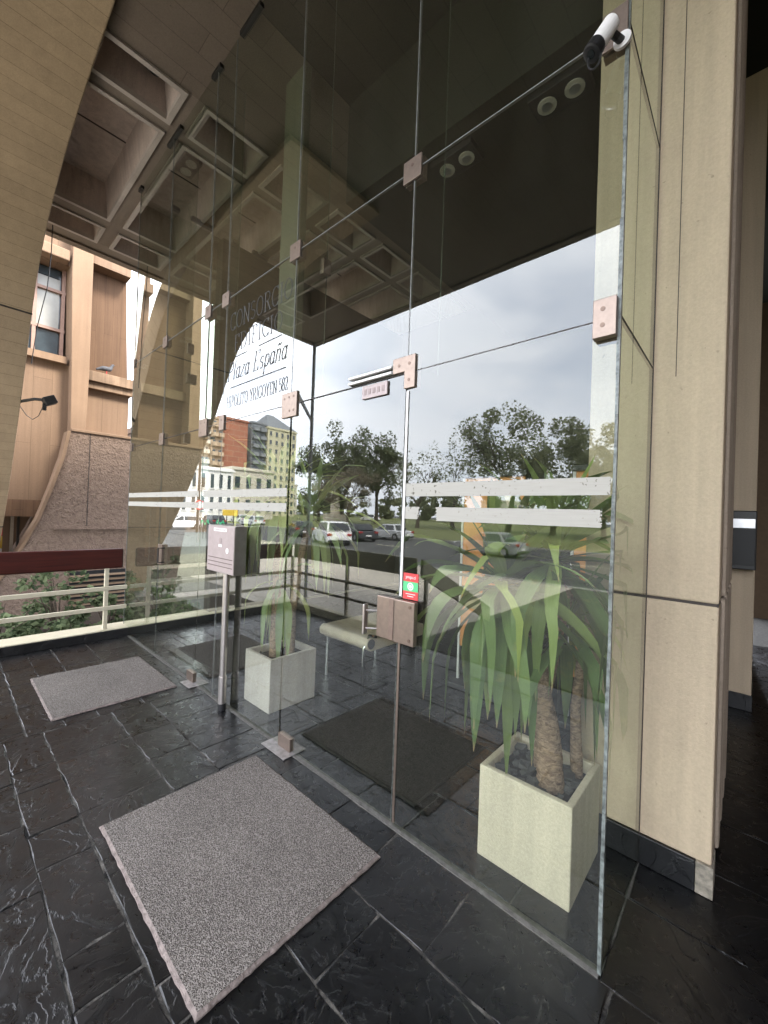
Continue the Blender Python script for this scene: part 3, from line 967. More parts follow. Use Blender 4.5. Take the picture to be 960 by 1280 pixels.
# striped safety tape on the panes
def tape(parent, x0, x1, z0, z1, ragged_l=False, ragged_r=False):
    b = B()
    nn = 14
    rnd = [random.choice((0, 0, .002, -.004, -.009, .003)) for _ in range(nn + 1)]
    for k in range(nn):
        t0, t1 = k / nn, (k + 1) / nn
        za, zb = z0 + (z1 - z0) * t0, z0 + (z1 - z0) * t1
        xa = x0 + (rnd[k] if ragged_l else 0)
        xb = x1 + (rnd[(k * 5) % nn] if ragged_r else 0)
        b.box(xa, xb, G0 - .0012, G0 - .0004, za, zb)
    return b.build('tape_strip', M['tape'], parent)
tape(p_right, -1.243, -.350, 1.595, 1.657)
tape(p_right, -1.243, -1.155, 1.487, 1.545, False, True)
tape(p_right, -1.055, -.375, 1.483, 1.545, True, True)
tape(p_front, -3.47, -2.235, 1.60, 1.655)
tape(p_front, -3.47, -2.235, 1.50, 1.557)
tape(p_left, -5.49, -3.56, 1.605, 1.655)
tape(p_left, -5.49, -3.56, 1.505, 1.555)

# ------------------------------------------------------------------ hand drawn serif lettering
def arc(cx, cy, rx, ry, a0, a1, n=14):
    return [(cx + rx * math.cos(math.radians(a0 + (a1 - a0) * i / n)), cy + ry * math.sin(math.radians(a0 + (a1 - a0) * i / n))) for i in range(n + 1)]
S_ = arc(.3, .74, .22, .24, 40, 270, 12) + arc(.3, .26, .24, .24, 90, -140, 12)[1:]
GL = {
 'C': (.72, [arc(.40, .5, .34, .5, 45, 315, 18), [(.64, .84), (.64, .99)], [(.64, .16), (.64, .01)]]),
 'O': (.80, [arc(.40, .5, .34, .5, 0, 360, 24)]),
 'N': (.80, [[(.12, 0), (.12, 1)], [(.12, 1), (.66, 0)], [(.66, 0), (.66, 1)], [(0, 0), (.24, 0)], [(.54, 1), (.78, 1)], [(0, 1), (.12, 1)]]),
 'S': (.60, [S_]),
 'R': (.74, [[(.14, 0), (.14, 1)], [(.14, 1), (.36, 1)], arc(.36, .76, .24, .24, 90, -90, 10), [(.36, .52), (.14, .52)], [(.36, .52), (.66, 0)], [(0, 0), (.28, 0)], [(.56, 0), (.74, 0)], [(0, 1), (.14, 1)]]),
 'I': (.38, [[(.19, 0), (.19, 1)], [(.04, 0), (.34, 0)], [(.04, 1), (.34, 1)]]),
 'E': (.66, [[(.14, 0), (.14, 1)], [(0, 0), (.56, 0)], [(0, 1), (.54, 1)], [(.14, .52), (.42, .52)], [(.56, 0), (.56, .18)], [(.54, 1), (.54, .82)]]),
 'D': (.80, [[(.14, 0), (.14, 1)], [(0, 0), (.36, 0)], [(0, 1), (.36, 1)], arc(.36, .5, .34, .5, 90, -90, 14)]),
 'F': (.62, [[(.14, 0), (.14, 1)], [(0, 0), (.28, 0)], [(0, 1), (.54, 1)], [(.14, .52), (.42, .52)], [(.54, 1), (.54, .82)]]),
 'H': (.82, [[(.14, 0), (.14, 1)], [(.66, 0), (.66, 1)], [(.14, .52), (.66, .52)], [(0, 0), (.28, 0)], [(0, 1), (.28, 1)], [(.52, 0), (.80, 0)], [(.52, 1), (.80, 1)]]),
 'P': (.66, [[(.14, 0), (.14, 1)], [(0, 1), (.34, 1)], arc(.34, .74, .25, .26, 90, -90, 10), [(.34, .48), (.14, .48)], [(0, 0), (.28, 0)]]),
 'L': (.62, [[(.14, 0), (.14, 1)], [(0, 0), (.54, 0)], [(.54, 0), (.54, .18)], [(0, 1), (.28, 1)]]),
 'T': (.68, [[(.33, 0), (.33, 1)], [(.02, 1), (.64, 1)], [(.18, 0), (.48, 0)], [(.02, 1), (.02, .82)], [(.64, 1), (.64, .82)]]),
 'Y': (.74, [[(.36, 0), (.36, .46)], [(.36, .46), (.08, 1)], [(.36, .46), (.64, 1)], [(.22, 0), (.50, 0)], [(0, 1), (.2, 1)], [(.54, 1), (.74, 1)]]),
 'G': (.80, [arc(.40, .5, .34, .5, 45, 330, 18), [(.66, .02), (.66, .42)], [(.48, .42), (.76, .42)], [(.64, .84), (.64, .99)]]),
 '5': (.54, [[(.44, 1), (.14, 1)], [(.14, 1), (.12, .58)], arc(.24, .31, .24, .31, 115, -130, 12)]),
 '8': (.56, [arc(.26, .76, .19, .24, 0, 360, 16), arc(.26, .26, .23, .26, 0, 360, 16)]),
 '2': (.54, [arc(.25, .74, .21, .26, 160, -30, 10) + [(.05, 0)], [(.05, 0), (.48, 0)], [(.48, 0), (.48, .14)]]),
 'l': (.28, [[(.12, 0), (.12, 1)], [(.12, 0), (.22, .06)]]),
 'a': (.50, [arc(.22, .30, .19, .30, 0, 360, 16), [(.41, .60), (.41, 0)], [(.41, 0), (.50, .06)]]),
 'z': (.46, [[(.04, .6), (.40, .6)], [(.40, .6), (.04, 0)], [(.04, 0), (.42, 0)]]),
 's': (.40, [arc(.19, .45, .14, .15, 40, 270, 10) + arc(.19, .15, .15, .15, 90, -140, 10)[1:]]),
 'p': (.52, [[(.10, .6), (.10, -.35)], arc(.28, .30, .19, .30, 0, 360, 16), [(.0, -.35), (.2, -.35)]]),
 'n': (.54, [[(.10, 0), (.10, .6)], arc(.26, .40, .16, .2, 180, 0, 8) + [(.42, 0)]]),
 ' ': (.34, []),
}
GL['\u00f1'] = (.54, GL['n'][1] + [[(.08, .78), (.18, .86), (.30, .78), (.42, .86)]])
def text(parent, s, x0, x1, zc, h, slant=0.0, thick=.085, thin=.035):
    adv = sum(GL[c][0] for c in s) + .06 * (len(s) - 1)
    kx = (x1 - x0) / adv
    cx = x0
    for c in s:
        wdt, strokes = GL[c]
        if strokes:
            b = B()
            for si, pts in enumerate(strokes):
                for (ax, ay), (bx, by) in zip(pts[:-1], pts[1:]):
                    p = Vector((cx + ax * kx + slant * ay * h, zc - h / 2 + ay * h)); q = Vector((cx + bx * kx + slant * by * h, zc - h / 2 + by * h))
                    d = q - p
                    if d.length < 1e-6:
                        continue
                    v = abs(by - ay) / math.hypot(by - ay, (bx - ax) + 1e-9)
                    wd = (thin + (thick - thin) * v) * h * .5
                    dn = d.normalized(); nn_ = Vector((-dn.y, dn.x)) * wd; e = dn * wd * .5
                    yy = G0 - .0008 - .00002 * si
                    b.quad((p.x - nn_.x - e.x, yy, p.y - nn_.y - e.y), (q.x - nn_.x + e.x, yy, q.y - nn_.y + e.y), (q.x + nn_.x + e.x, yy, q.y + nn_.y + e.y), (p.x + nn_.x - e.x, yy, p.y + nn_.y - e.y))
            b.build('letter', M['vinyl'], parent, fix=False)
        cx += (wdt + .06) * kx
text(p_sign, 'CONSORCIO', -3.10, -2.255, 2.985, .135)
text(p_sign, 'EDIFICIO', -3.02, -2.36, 2.80, .125)
B().box(-3.0, -2.82, G0 - .001, G0 - .0004, 2.688, 2.696).build('rule_line', M['vinyl'], p_sign)
B().box(-2.66, -2.36, G0 - .001, G0 - .0004, 2.688, 2.696).build('rule_line', M['vinyl'], p_sign)
text(p_sign, 'Plaza Espa\u00f1a', -3.12, -2.30, 2.59, .14, .22, .085, .035)
B().box(-3.06, -2.30, G0 - .001, G0 - .0004, 2.455, 2.463).build('rule_line', M['vinyl'], p_sign)
text(p_sign, 'HIPOLITO YRIGOYEN 582', -3.11, -2.27, 2.35, .088)

# ------------------------------------------------------------------ doors
def door(x0, x1, pivot_left, label, open_plate):
    t = thing('glass_door', label, 'glass door', (x1 if not pivot_left else x0, D, 0), 'glass entrance doors')
    p = B().box(x0 + .006, x1 - .006, G0, G1, .012, 2.193).build('glass_pane', M['glass'], t)
    hx = x1 if pivot_left else x0
    px = x0 if pivot_left else x1
    s = 1 if pivot_left else -1
    B().box(min(hx - s * .006, hx - s * .0045), max(hx - s * .006, hx - s * .0045), G0 - .001, G1 + .001, .014, 2.19).build('polished_edge', M['glass_edge'], t)
    # floor pivot shoe
    f = B().box(min(px, px + s * .13) , max(px, px + s * .13), G0 - .014, G1 + .014, .006, .085).build('floor_pivot', M['bronze'], t, bevel=.002)
    return t, p
dr, dr_pane = door(-2.213, -1.255, True, 'glass door with the big lock and sticker, nearest the potted yucca', True)
dl, dl_pane = door(-4.472, -3.508, False, 'far glass door beside the stainless letterbox post', False)
B().box(-2.30, -2.05, D - .085, D + .085, .0012, .006).build('pivot_plate', M['pivot_steel'], dr)
B().box(-3.60, -3.42, D - .085, D + .085, .0012, .006).build('pivot_plate', M['pivot_steel'], dl)
# bright aluminium strip on the meeting edge beside the right door
B().box(-1.2518, -1.238, G0 - .006, G0 - .0005, 1.11, 2.11).build('edge_strip', M['white_pl'], scr, bevel=.002)
B().box(-1.2515, -1.2375, G0 - .005, G0 - .0005, .02, .90).build('edge_strip', M['bronze'], scr, bevel=.002)
# lock: one box on the door, its keeper on the fixed pane
lk = B().box(-1.375, -1.2575, G0 - .030, G0 - .0005, .895, 1.10).build('lock_case', M['bronze'], dr, bevel=.004)
B().box(-1.292, -1.262, G0 - .034, G0 - .0302, .898, 1.097).build('lock_bar', M['bronze_dark'], lk, bevel=.001)
B().box(-1.2545, -1.135, G0 - .036, G0 - .0065, .895, 1.10).build('lock_keeper', M['bronze'], scr, bevel=.004)
hb = B(); hb.box(-1.432, -1.418, G0 - .075, G0 - .045, .90, 1.05)
hb.build('pull_handle', M['steel'], dr, bevel=.004)
for z in (.93, 1.02):
    B().tube([(-1.42, G0 - .06, z), (-1.372, G0 - .02, z)], .005, 8).build('handle_arm', M['steel'], dr)
lsb = B()
for x, z in ((-1.275, 1.075), (-1.275, .92), (-1.16, 1.075), (-1.16, .92)):
    lsb = B(); disc(lsb, (x, G0 - .0362 if x > -1.25 else G0 - .0302, z), (0, -1, 0), .008, .003, 10)
    lsb.build('screw', M['screw'], lk)
hb = B().box(-4.40, -4.30, G0 - .03, G0 - .0005, .93, 1.13).build('lock_case', M['bronze'], dl, bevel=.004)
B().tube([(-4.27, G0 - .01, .96), (-4.27, G0 - .07, .96), (-4.27, G0 - .07, 1.1), (-4.27, G0 - .01, 1.1)], .008, 8).build('pull_handle', M['black_metal'], dl)
# sticker
sk = B().box(-1.232, -1.142, G0 - .0022, G0 - .0006, 1.104, 1.228).build('sticker', M['red'], scr)
B().box(-1.232, -1.142, G0 - .0032, G0 - .0023, 1.143, 1.188).build('sticker_band', M['green'], sk)
cb = B(); disc(cb, (-1.187, G0 - .0033, 1.1655), (0, -1, 0), .018, .0006, 20); cb.build('emblem', M['white_pl'], sk)
cb = B(); disc(cb, (-1.187, G0 - .004, 1.1655), (0, -1, 0), .013, .0004, 16); cb.build('emblem_core', M['green'], sk)
cb = B(); disc(cb, (-1.187, G0 - .0045, 1.1655), (0, -1, 0), .009, .0004, 16); cb.build('emblem_core', M['white_pl'], sk)
def small_text(parent, s, x, z, size, mat, y, wx=1.0):
    cu = bpy.data.curves.new('lettering', 'FONT')
    cu.body = s; cu.size = size; cu.align_x = 'CENTER'; cu.extrude = .0003
    o = bpy.data.objects.new('lettering', cu)
    dg = bpy.context.evaluated_depsgraph_get()
    me = bpy.data.meshes.new_from_object(o)
    me.transform(Matrix.Translation((x, y, z)) @ Matrix.Rotation(PI / 2, 4, 'X') @ Matrix.Diagonal((wx, 1, 1, 1)))
    me.materials.clear(); me.materials.append(mat)
    bpy.data.objects.remove(o)
    return link('lettering', me, parent)
small_text(sk, 'ynqu.ci', -1.187, 1.203, .022, M['white_pl'], G0 - .0028, 1.0)
B().box(-1.215, -1.158, G0 - .0027, G0 - .0023, 1.128, 1.131).build('print_line', M['white_pl'], sk)
B().box(-1.205, -1.168, G0 - .0027, G0 - .0023, 1.117, 1.120).build('print_line', M['white_pl'], sk)

# ------------------------------------------------------------------ pilasters
pil = thing('pilaster', 'beige painted concrete pilaster with fluted side and slate skirting beside the glass corner', 'column', (-.3, 2.3, 0))
B().box(-.595, -.085, 2.14, 2.30, .125, 1.172).build('shaft', M['pilaster'], pil, bevel=.008)
B().box(-.595, -.085, 2.14, 2.30, 1.184, ZC - .002).build('shaft', M['pilaster'], pil, bevel=.008)
B().box(-.593, -.087, 2.148, 2.299, 1.17, 1.186).build('shadow_joint', M['seal_dark'], pil)
B().box(-.253, -.250, 2.1388, 2.142, 2.15, 4.9).build('crack_line', M['seal_dark'], pil)
B().box(-.60, -.137, 2.128, 2.30, .001, .126).build('skirting', M['skirting'], pil, bevel=.003)
B().box(-.136, -.078, 2.126, 2.26, .001, .128).build('skirting', M['granite'], pil, bevel=.003)
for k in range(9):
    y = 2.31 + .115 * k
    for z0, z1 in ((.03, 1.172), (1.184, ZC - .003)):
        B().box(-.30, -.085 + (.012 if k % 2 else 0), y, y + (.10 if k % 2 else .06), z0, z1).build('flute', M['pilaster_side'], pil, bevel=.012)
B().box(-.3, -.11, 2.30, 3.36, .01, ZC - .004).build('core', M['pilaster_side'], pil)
p2 = thing('pilaster', 'plain beige pier standing farther back in the passage behind the black letterbox', 'column', (-.2, 4.6, 0))
B().box(-.60, .04, 4.5, 4.9, .13, ZC - .002).build('shaft', M['pilaster'], p2, bevel=.008)
B().box(-.60, .046, 4.49, 4.9, .001, .131).build('skirting', M['skirting'], p2, bevel=.003)
bx = thing('letterbox', 'black wall letterbox with a silver flap on the far pier', 'letterbox', (-.05, 4.42, 1.17))
B().box(-.16, .045, 4.36, 4.488, 1.165, 1.64).build('body', M['black'], bx, bevel=.008)
B().box(-.15, .035, 4.354, 4.3595, 1.50, 1.575).build('flap', M['silver'], bx, bevel=.002)
B().box(-.15, .035, 4.355, 4.3595, 1.20, 1.49).build('front_panel', M['downlight_box'], bx, bevel=.003)
B().box(-.14, -.10, 4.352, 4.3548, 1.255, 1.27).build('keyhole', M['silver'], bx)
slab('passage_end_wall', -.2, 2.6, 9.3, 9.5, -.3, ZC, M['rust'])
slab('passage_wall', 2.6, 2.8, -2.4, 9.5, -.8, ZC, M['rust'])

# ------------------------------------------------------------------ security camera
cc_ = thing('security_camera', 'white bullet camera with black hood on the top corner of the glass', 'security camera', (-.37, D - .02, 3.17))
bp_ = B(); disc(bp_, (-.352, G0 - .0125, 3.13), (0, -1, 0), .027, .010, 24)
bp_.build('mount_disc', M['white_pl'], cc_)
B().tube([(-.355, G0 - .02, 3.13), (-.362, G0 - .05, 3.12), (-.375, G0 - .075, 3.125)], .012, 10).build('bracket', M['black_metal'], cc_)
a0, a1 = Vector((-.372, G0 - .075, 3.150)), Vector((-.408, G0 - .105, 3.075))
B().tube([a0, a1], .027, 20).build('barrel', M['white_pl'], cc_, smooth=False, bevel=.003)
d_ = (a1 - a0).normalized()
B().tube([a1 - d_ * .002, a1 + d_ * .030, a1 + d_ * .032], [.0285, .0285, .022], 20).build('hood', M['black'], cc_)
lb = B(); disc(lb, a1 + d_ * .0325, d_, .013, .002, 16); lb.build('lens', M['carglass'], cc_)
loop = [a1 + d_ * .01 + Vector((.02 * math.sin(t) * 1.0, 0, -.034 + .034 * math.cos(t))) for t in [PI * 2 * k / 16 for k in range(17)]]
B().tube(loop, .0028, 6).build('cable', M['black'], cc_)

# ------------------------------------------------------------------ mats
def mat_thing(name, label, x0, x1, y0, y1, top, edge, h=.016, e=.011, group=None):
    t = thing(name, label, 'doormat', ((x0 + x1) / 2, (y0 + y1) / 2, 0), group)
    b = B()
    nx, ny = 60, 48
    for j in range(ny + 1):
        for i in range(nx + 1):
            b.v.append((x0 + e + (x1 - x0 - 2 * e) * i / nx, y0 + e + (y1 - y0 - 2 * e) * j / ny, h + random.uniform(-.0012, .0012)))
    for j in range(ny):
        for i in range(nx):
            a = j * (nx + 1) + i
            b.f.append((a, a + 1, a + nx + 2, a + nx + 1))
    b.build('mat_top', top, t, smooth=True, fix=False)
    f = B()
    ring = []
    per = [(x0, y0, x1, y0), (x1, y0, x1, y1), (x1, y1, x0, y1), (x0, y1, x0, y0)]
    for ax, ay, bx_, by_ in per:
        for k in range(36):
            u = k / 36
            px_, py_ = ax + (bx_ - ax) * u, ay + (by_ - ay) * u
            wob = random.uniform(-.0022, .0022)
            nx_, ny_ = (0, -1 if ay == y0 else 1) if ay == by_ else ((1 if ax == x1 else -1), 0)
            ix_ = min(max(px_, x0 + e), x1 - e); iy_ = min(max(py_, y0 + e), y1 - e)
            ring.append(((px_ + nx_ * wob, py_ + ny_ * wob), (ix_, iy_)))
    kk = len(ring)
    for (o_, i_) in ring:
        f.v += [(o_[0], o_[1], .0015), (o_[0], o_[1], h * .45 + random.uniform(-.001, .001)), (i_[0], i_[1], h * .95)]
    for q in range(kk):
        r_ = (q + 1) % kk
        f.f += [(3 * q, 3 * r_, 3 * r_ + 1, 3 * q + 1), (3 * q + 1, 3 * r_ + 1, 3 * r_ + 2, 3 * q + 2)]
    f.build('edging', edge, t, fix=False)
    return t
mat_thing('door_mat', 'large grey brown fibre mat outside the near glass door', -2.205, -1.165, .545, 1.345, M['mat'], M['mat_edge'], group='outdoor mats')
mat_thing('door_mat', 'smaller looking grey brown mat outside the far glass door by the railing', -4.475, -3.525, .56, 1.385, M['mat'], M['mat_edge'], group='outdoor mats')
mat_thing('door_mat', 'dark mat on the lobby floor inside the near door', -2.23, -1.25, 1.69, 2.45, M['mat_in'], M['mat_in_edge'], .01, group='lobby mats')
mat_thing('door_mat', 'dark mat on the lobby floor inside the far door', -4.5, -3.5, 1.75, 2.5, M['mat_in'], M['mat_in_edge'], .01, group='lobby mats')

# ------------------------------------------------------------------ letterbox post in front of the glass
lp = thing('letterbox_stand', 'stainless box with engraved face on a steel post between the glass doors', 'letterbox', (-2.9, 1.455, 0))
B().tube([(-2.905, 1.468, .0), (-2.905, 1.468, .05)], .030, 20).build('foot', M['black'], lp)
B().tube([(-2.905, 1.468, .05), (-2.905, 1.468, .25)], .028, 20).build('sleeve', M['steel'], lp, smooth=False)
B().tube([(-2.905, 1.468, .25), (-2.905, 1.468, 1.05)], .0235, 20).build('post', M['steel'], lp, smooth=False)
fx0, fx1, fy = -3.12, -2.70, 1.415
bo = B().box(fx0, fx1, fy, 1.508, 1.03, 1.38).build('box', M['box_side'], lp, bevel=.003)
B().box(fx0 + .004, fx1 - .004, fy - .003, fy - .0004, 1.034, 1.376).build('face_plate', M['steel_face'], bo)
for z in (1.075, 1.105, 1.135):
    B().box(fx0 + .02, fx1 - .02, fy - .0042, fy - .0031, z, z + .006).build('groove', M['steel_dark'], bo)
B().box(fx0 + .10, fx1 - .12, fy - .0042, fy - .0031, 1.337, 1.36).build('plaque', M['white_pl'], bo)
B().box(fx0 + .12, fx1 - .14, fy - .0050, fy - .0043, 1.345, 1.352).build('print_line', M['ink'], bo)
eb = B(); disc(eb, (-2.91, fy - .0031, 1.27), (0, -1, 0), .022, .002, 14); eb.build('emblem', M['ink'], bo)
eb = B(); eb.box(-2.935, -2.885, fy - .0045, fy - .0031, 1.222, 1.24); eb.build('emblem_base', M['white_pl'], bo)
eb = B(); disc(eb, (-2.80, fy - .0031, 1.20), (0, -1, 0), .02, .0015, 14); eb.build('keyhole_plate', M['white_pl'], bo)

# ------------------------------------------------------------------ kerb, railing with redwood board
rk = thing('railing', 'cream steel railing with a dark red wooden board on the left portico edge', 'railing', (-5.4, 0, 0))
slab('edge_curb', -5.62, -5.33, -0.74, 2.52, -.3, .098, M['cream'], bevel=.006)
slab('edge_skirting', -5.3298, -5.318, -0.735, 6.4, .0, .088, M['skirting'])
slab('front_curb', -5.33, -2.88, -.86, -.742, -.3, .098, M['cream'], bevel=.006)
slab('curb_inside', -5.45, -5.332, 2.53, 6.4, -.3, .098, M['cream'], bevel=.006)
B().box(-5.40, -5.355, -.75, 1.455, .785, 1.01).build('board', M['redwood'], rk, bevel=.018)
for z in (.56, .335):
    B().box(-5.39, -5.36, -.80, D - .02, z - .022, z + .022).build('rail', M['cream_metal'], rk, bevel=.004)
for y in (1.30, .3, -.78):
    B().box(-5.405, -5.355 - .012, y - .02, y + .02, .097, .80).build('post', M['cream_metal'], rk, bevel=.003)
M['rail_backlit'] = plain('backlit_rail_paint', (0.30, 0.25, 0.17), 0.5)  # cream rail colour darkened to stand for its backlit look
rf = thing('railing', 'steel railing with an olive brown wooden board, seen mirrored in the near glass door', 'railing', (-4, -.8, 0))
M['olive_wood'] = wood_mat('olive_wood', (0.40, 0.36, 0.22), (0.55, 0.50, 0.33), (0.6, 14, 14), 0.5)
B().box(-5.33, -2.90, -.80, -.755, .785, 1.01).build('board', M['olive_wood'], rf, bevel=.018)
for z in (.56, .335):
    B().box(-5.355, -2.9, -.79, -.76, z - .018, z + .018).build('rail', M['rail_backlit'], rf, bevel=.004)
for x in (-5.2, -4.1, -2.94):
    B().box(x - .02, x + .02, -.799, -.757, .097, .80).build('post', M['cream_metal'], rf, bevel=.003)
# sloping board beside the stairs
rs = thing('stair_rail', 'olive brown board sloping down beside the entrance steps, mirrored in the glass', 'railing', (-2.85, -1.5, 0))
sb = B(); sb.prism([(-.80, .78), (-.80, 1.0), (-2.5, .20), (-2.5, -.02)], lambda y, z: (-2.87, y, z), lambda y, z: (-2.825, y, z))
sb.build('board', M['olive_wood'], rs, bevel=.01)
for y, z in ((-.9, .73), (-2.3, .05)):
    B().box(-2.865, -2.83, y - .02, y + .02, -.70, z + .02).build('post', M['cream_metal'], rs)
# slim post under the soffit corner
M['post_grey'] = plain('post_grey', (0.26, 0.26, 0.255), 0.5, 0.2)
cp = thing('corner_post', 'slim dark steel post under the corner of the ceiling, mirrored in the glass', 'post', (-7.35, -2.55, -.75))
B().tube([(-7.33, -2.53, -.64), (-7.33, -2.53, ZC - .031)], .036, 14).build('shaft', M['post_grey'], cp)
B().tube([(-7.33, -2.53, 3.55), (-7.9, -2.53, 4.25)], [.03, .05], 8).build('brace', M['post_grey'], cp)

# ------------------------------------------------------------------ neighbouring building
nb = thing('ochre_building', 'ochre concrete building with flared roughcast base beyond the left railing', 'building', (-11.5, 2, -.6))
XF = -10.5
def face_prism(poly, x0, x1, name, mat, parent=nb, bevel=0):
    b = B(); b.prism(poly, lambda y, z: (x0, y, z), lambda y, z: (x1, y, z))
    return b.build(name, mat, parent, bevel=bevel)
# window bay, column, recessed wall, ledge
face_prism([(-.2, 1.55), (1.85, 1.55), (1.85, 4.42), (-.2, 4.42)], XF - .9, XF - .25, 'wall', M['neigh'])
face_prism([(-.2, 6.50), (1.70, 6.50), (1.70, 9), (-.2, 9)], XF - .9, XF - .25, 'wall', M['neigh'])
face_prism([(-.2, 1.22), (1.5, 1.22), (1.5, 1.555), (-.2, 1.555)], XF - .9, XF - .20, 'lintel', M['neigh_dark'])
face_prism([(-.2, 4.42), (.25, 4.42), (.25, 6.5), (-.2, 6.5)], XF - .9, XF - .25, 'wall', M['neigh'])
face_prism([(-.2, 6.50), (1.66, 6.50), (1.66, 6.72), (-.2, 6.72)], XF - .25, XF + .02, 'window_hood', M['neigh_light'], bevel=.02)
wn = face_prism([(.25, 4.42), (1.70, 4.42), (1.70, 6.5), (.25, 6.5)], XF - .8, XF - .60, 'window', M['win_dark'])
face_prism([(.25, 4.42), (1.70, 4.42), (1.70, 4.56), (.25, 4.56)], XF - .6, XF - .12, 'sill', M['neigh_light'], wn)
for z0, z1, mt in ((4.60, 5.16, 'win_dark'), (5.20, 5.98, 'win_pale'), (6.02, 6.28, 'win_pale')):
    for y0, y1 in ((.30, 1.17), (1.21, 1.60)) if z0 == 5.20 else ((.30, 1.60),):
        face_prism([(y0, z0), (y1, z0), (y1, z1), (y0, z1)], XF - .60, XF - .56, 'pane', M[mt], wn)
face_prism([(.30, 6.30), (1.60, 6.30), (1.60, 6.47), (.30, 6.47)], XF - .60, XF - .56, 'pane', M['win_dark'], wn)
for z in (5.16, 5.98):
    face_prism([(.25, z), (1.70, z), (1.70, z + .06), (.25, z + .06)], XF - .60, XF - .50, 'frame', M['win_frame'], wn)
for y in (1.17, 1.63):
    face_prism([(y, 4.56), (y + .06, 4.56), (y + .06, 6.5), (y, 6.5)], XF - .60, XF - .505, 'frame', M['win_frame'], wn)
# column with curved foot edge
ccurve = [(1.70, 9.0), (1.70, 6.2), (1.745, 4.6), (1.77, 3.6), (1.775, 3.0)]
face_prism(ccurve + [(2.03, 3.0), (2.05, 3.6), (2.06, 4.4), (2.05, 9.0)], XF - .9, XF + .05, 'column', M['neigh_light'], bevel=.015)
face_prism([(2.0, 3.0), (2.92, 3.0), (2.92, 4.05), (2.0, 4.05)], XF - .9, XF - .35, 'wall', M['neigh'])
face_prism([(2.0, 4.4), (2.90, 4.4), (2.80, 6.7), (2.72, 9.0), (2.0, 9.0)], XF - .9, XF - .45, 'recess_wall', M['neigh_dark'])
face_prism([(2.06, 6.72), (2.80, 6.72), (2.72, 9), (2.06, 9)], XF - .45, XF - .1, 'cornice', M['neigh'])
face_prism([(2.0, 4.05), (2.96, 4.05), (2.96, 4.2), (2.0, 4.2)], XF - .9, XF - .22, 'ledge', M['ledge'], bevel=.01)
face_prism([(2.0, 4.203), (2.96, 4.203), (2.96, 4.42), (2.0, 4.42)], XF - .9, XF - .15, 'ledge', M['ledge'], bevel=.01)
# roughcast base with its flare and pale edge
fl = [(1.775, 3.0), (1.70, 2.49), (1.53, 1.81), (1.34, 1.16), (1.08, .53), (.75, -.1), (.35, -.8)]
base = face_prism(fl + [(3.9, -.8), (4.05, .5), (4.30, 2.0), (4.46, 3.0)], XF - 1.2, XF + .12, 'base', M['roughcast'])
edge = [(y - .055, z) for y, z in fl]
face_prism(fl + edge[::-1], XF - .3, XF + .15, 'base_edge', M['neigh_light'])
face_prism([(1.78, 3.002), (4.46, 3.002), (4.48, 3.06), (1.78, 3.06)], XF - 1.2, XF + .15, 'base_cap', M['neigh_light'], bevel=.01)
B().box(XF + .118, XF + .124, 2.10, 2.115, 1.05, 3.0).build('shadow_joint', M['seal_dark'], nb)
B().box(XF + .115, XF + .16, 1.56, 4.02, .98, 1.0).build('base_moulding', M['roughcast'], nb)
lv = B().box(XF + .119, XF + .13, 1.85, 2.9, -.65, .10).build('louvre', M['black'], nb)
for k in range(7):
    z = -.6 + .1 * k
    b = B(); b.obox(Matrix.Translation((XF + .15, 2.37, z)) @ Matrix.Rotation(math.radians(35), 4, 'Y'), .035, .52, .006)
    b.build('slat', M['rust'], lv)
# bays further along, seen through the glass
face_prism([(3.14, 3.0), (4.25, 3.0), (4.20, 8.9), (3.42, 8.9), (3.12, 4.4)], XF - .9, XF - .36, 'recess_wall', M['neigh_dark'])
face_prism([(3.1, 4.203), (4.2, 4.203), (4.2, 4.42), (3.1, 4.42)], XF - .36, XF - .15, 'ledge', M['ledge'])
face_prism([(4.12, 3.06), (4.42, 3.06), (4.36, 6.2), (4.36, 9.0), (4.12, 9.0)], XF - .9, XF + .05, 'column', M['neigh_light'], bevel=.015)
face_prism([(3.35, 6.75), (4.12, 6.75), (4.12, 9), (3.45, 9)], XF - .36, XF - .1, 'cornice', M['neigh'])
# shop opening under the window bay
B().box(XF - 3, XF - 2.9, .1, 1.4, -.8, 1.3).build('shop_wall', M['lobby_wall'], nb)
B().box(XF - .6, XF - .55, .98, 1.03, -.8, 1.22).build('door_post', M['steel'], nb)
B().box(XF - .61, XF - .54, 1.08, 1.12, -.8, 1.22).build('door_post', M['black'], nb)
sg = thing('shop_sign', 'narrow orange and yellow sign strip low between the arch and the building', 'sign', (XF - .7, .75, .4))
for z0, z1, mt in ((.3, .55, 'white_pl'), (.56, .8, 'yellow'), (.81, 1.0, 'red'), (1.01, 1.2, 'b_cream')):
    B().box(XF - .75, XF - .7, .60, .88, z0, z1).build('panel', M[mt], sg)
# rear volume that closes the block against the sky
B().box(XF - 12, XF - 1.21, -.2, 2.6, -.8, 8.95).build('rear_block', M['neigh'], nb)

bb = thing('sky_blocker', 'brown block added far behind to keep the sky out of the gap beside the ochre building', 'building', (-42, 17, -.8))  # added to block the sky so this gap stays dark behind the reflections
B().box(-50, -40, 12, 26, -.8, 8.4).build('wall', M['neigh_dark'], bb)
B().box(-50.1, -39.9, 11.9, 26.1, 8.4, 8.9).build('cornice', M['neigh_dark'], bb)
for k in range(6):
    for r_ in range(2):
        B().box(-40, -39.95, 12.8 + 2.2 * k, 13.9 + 2.2 * k, 1.2 + 3.4 * r_, 3.2 + 3.4 * r_).build('window', M['win_dark'], bb)
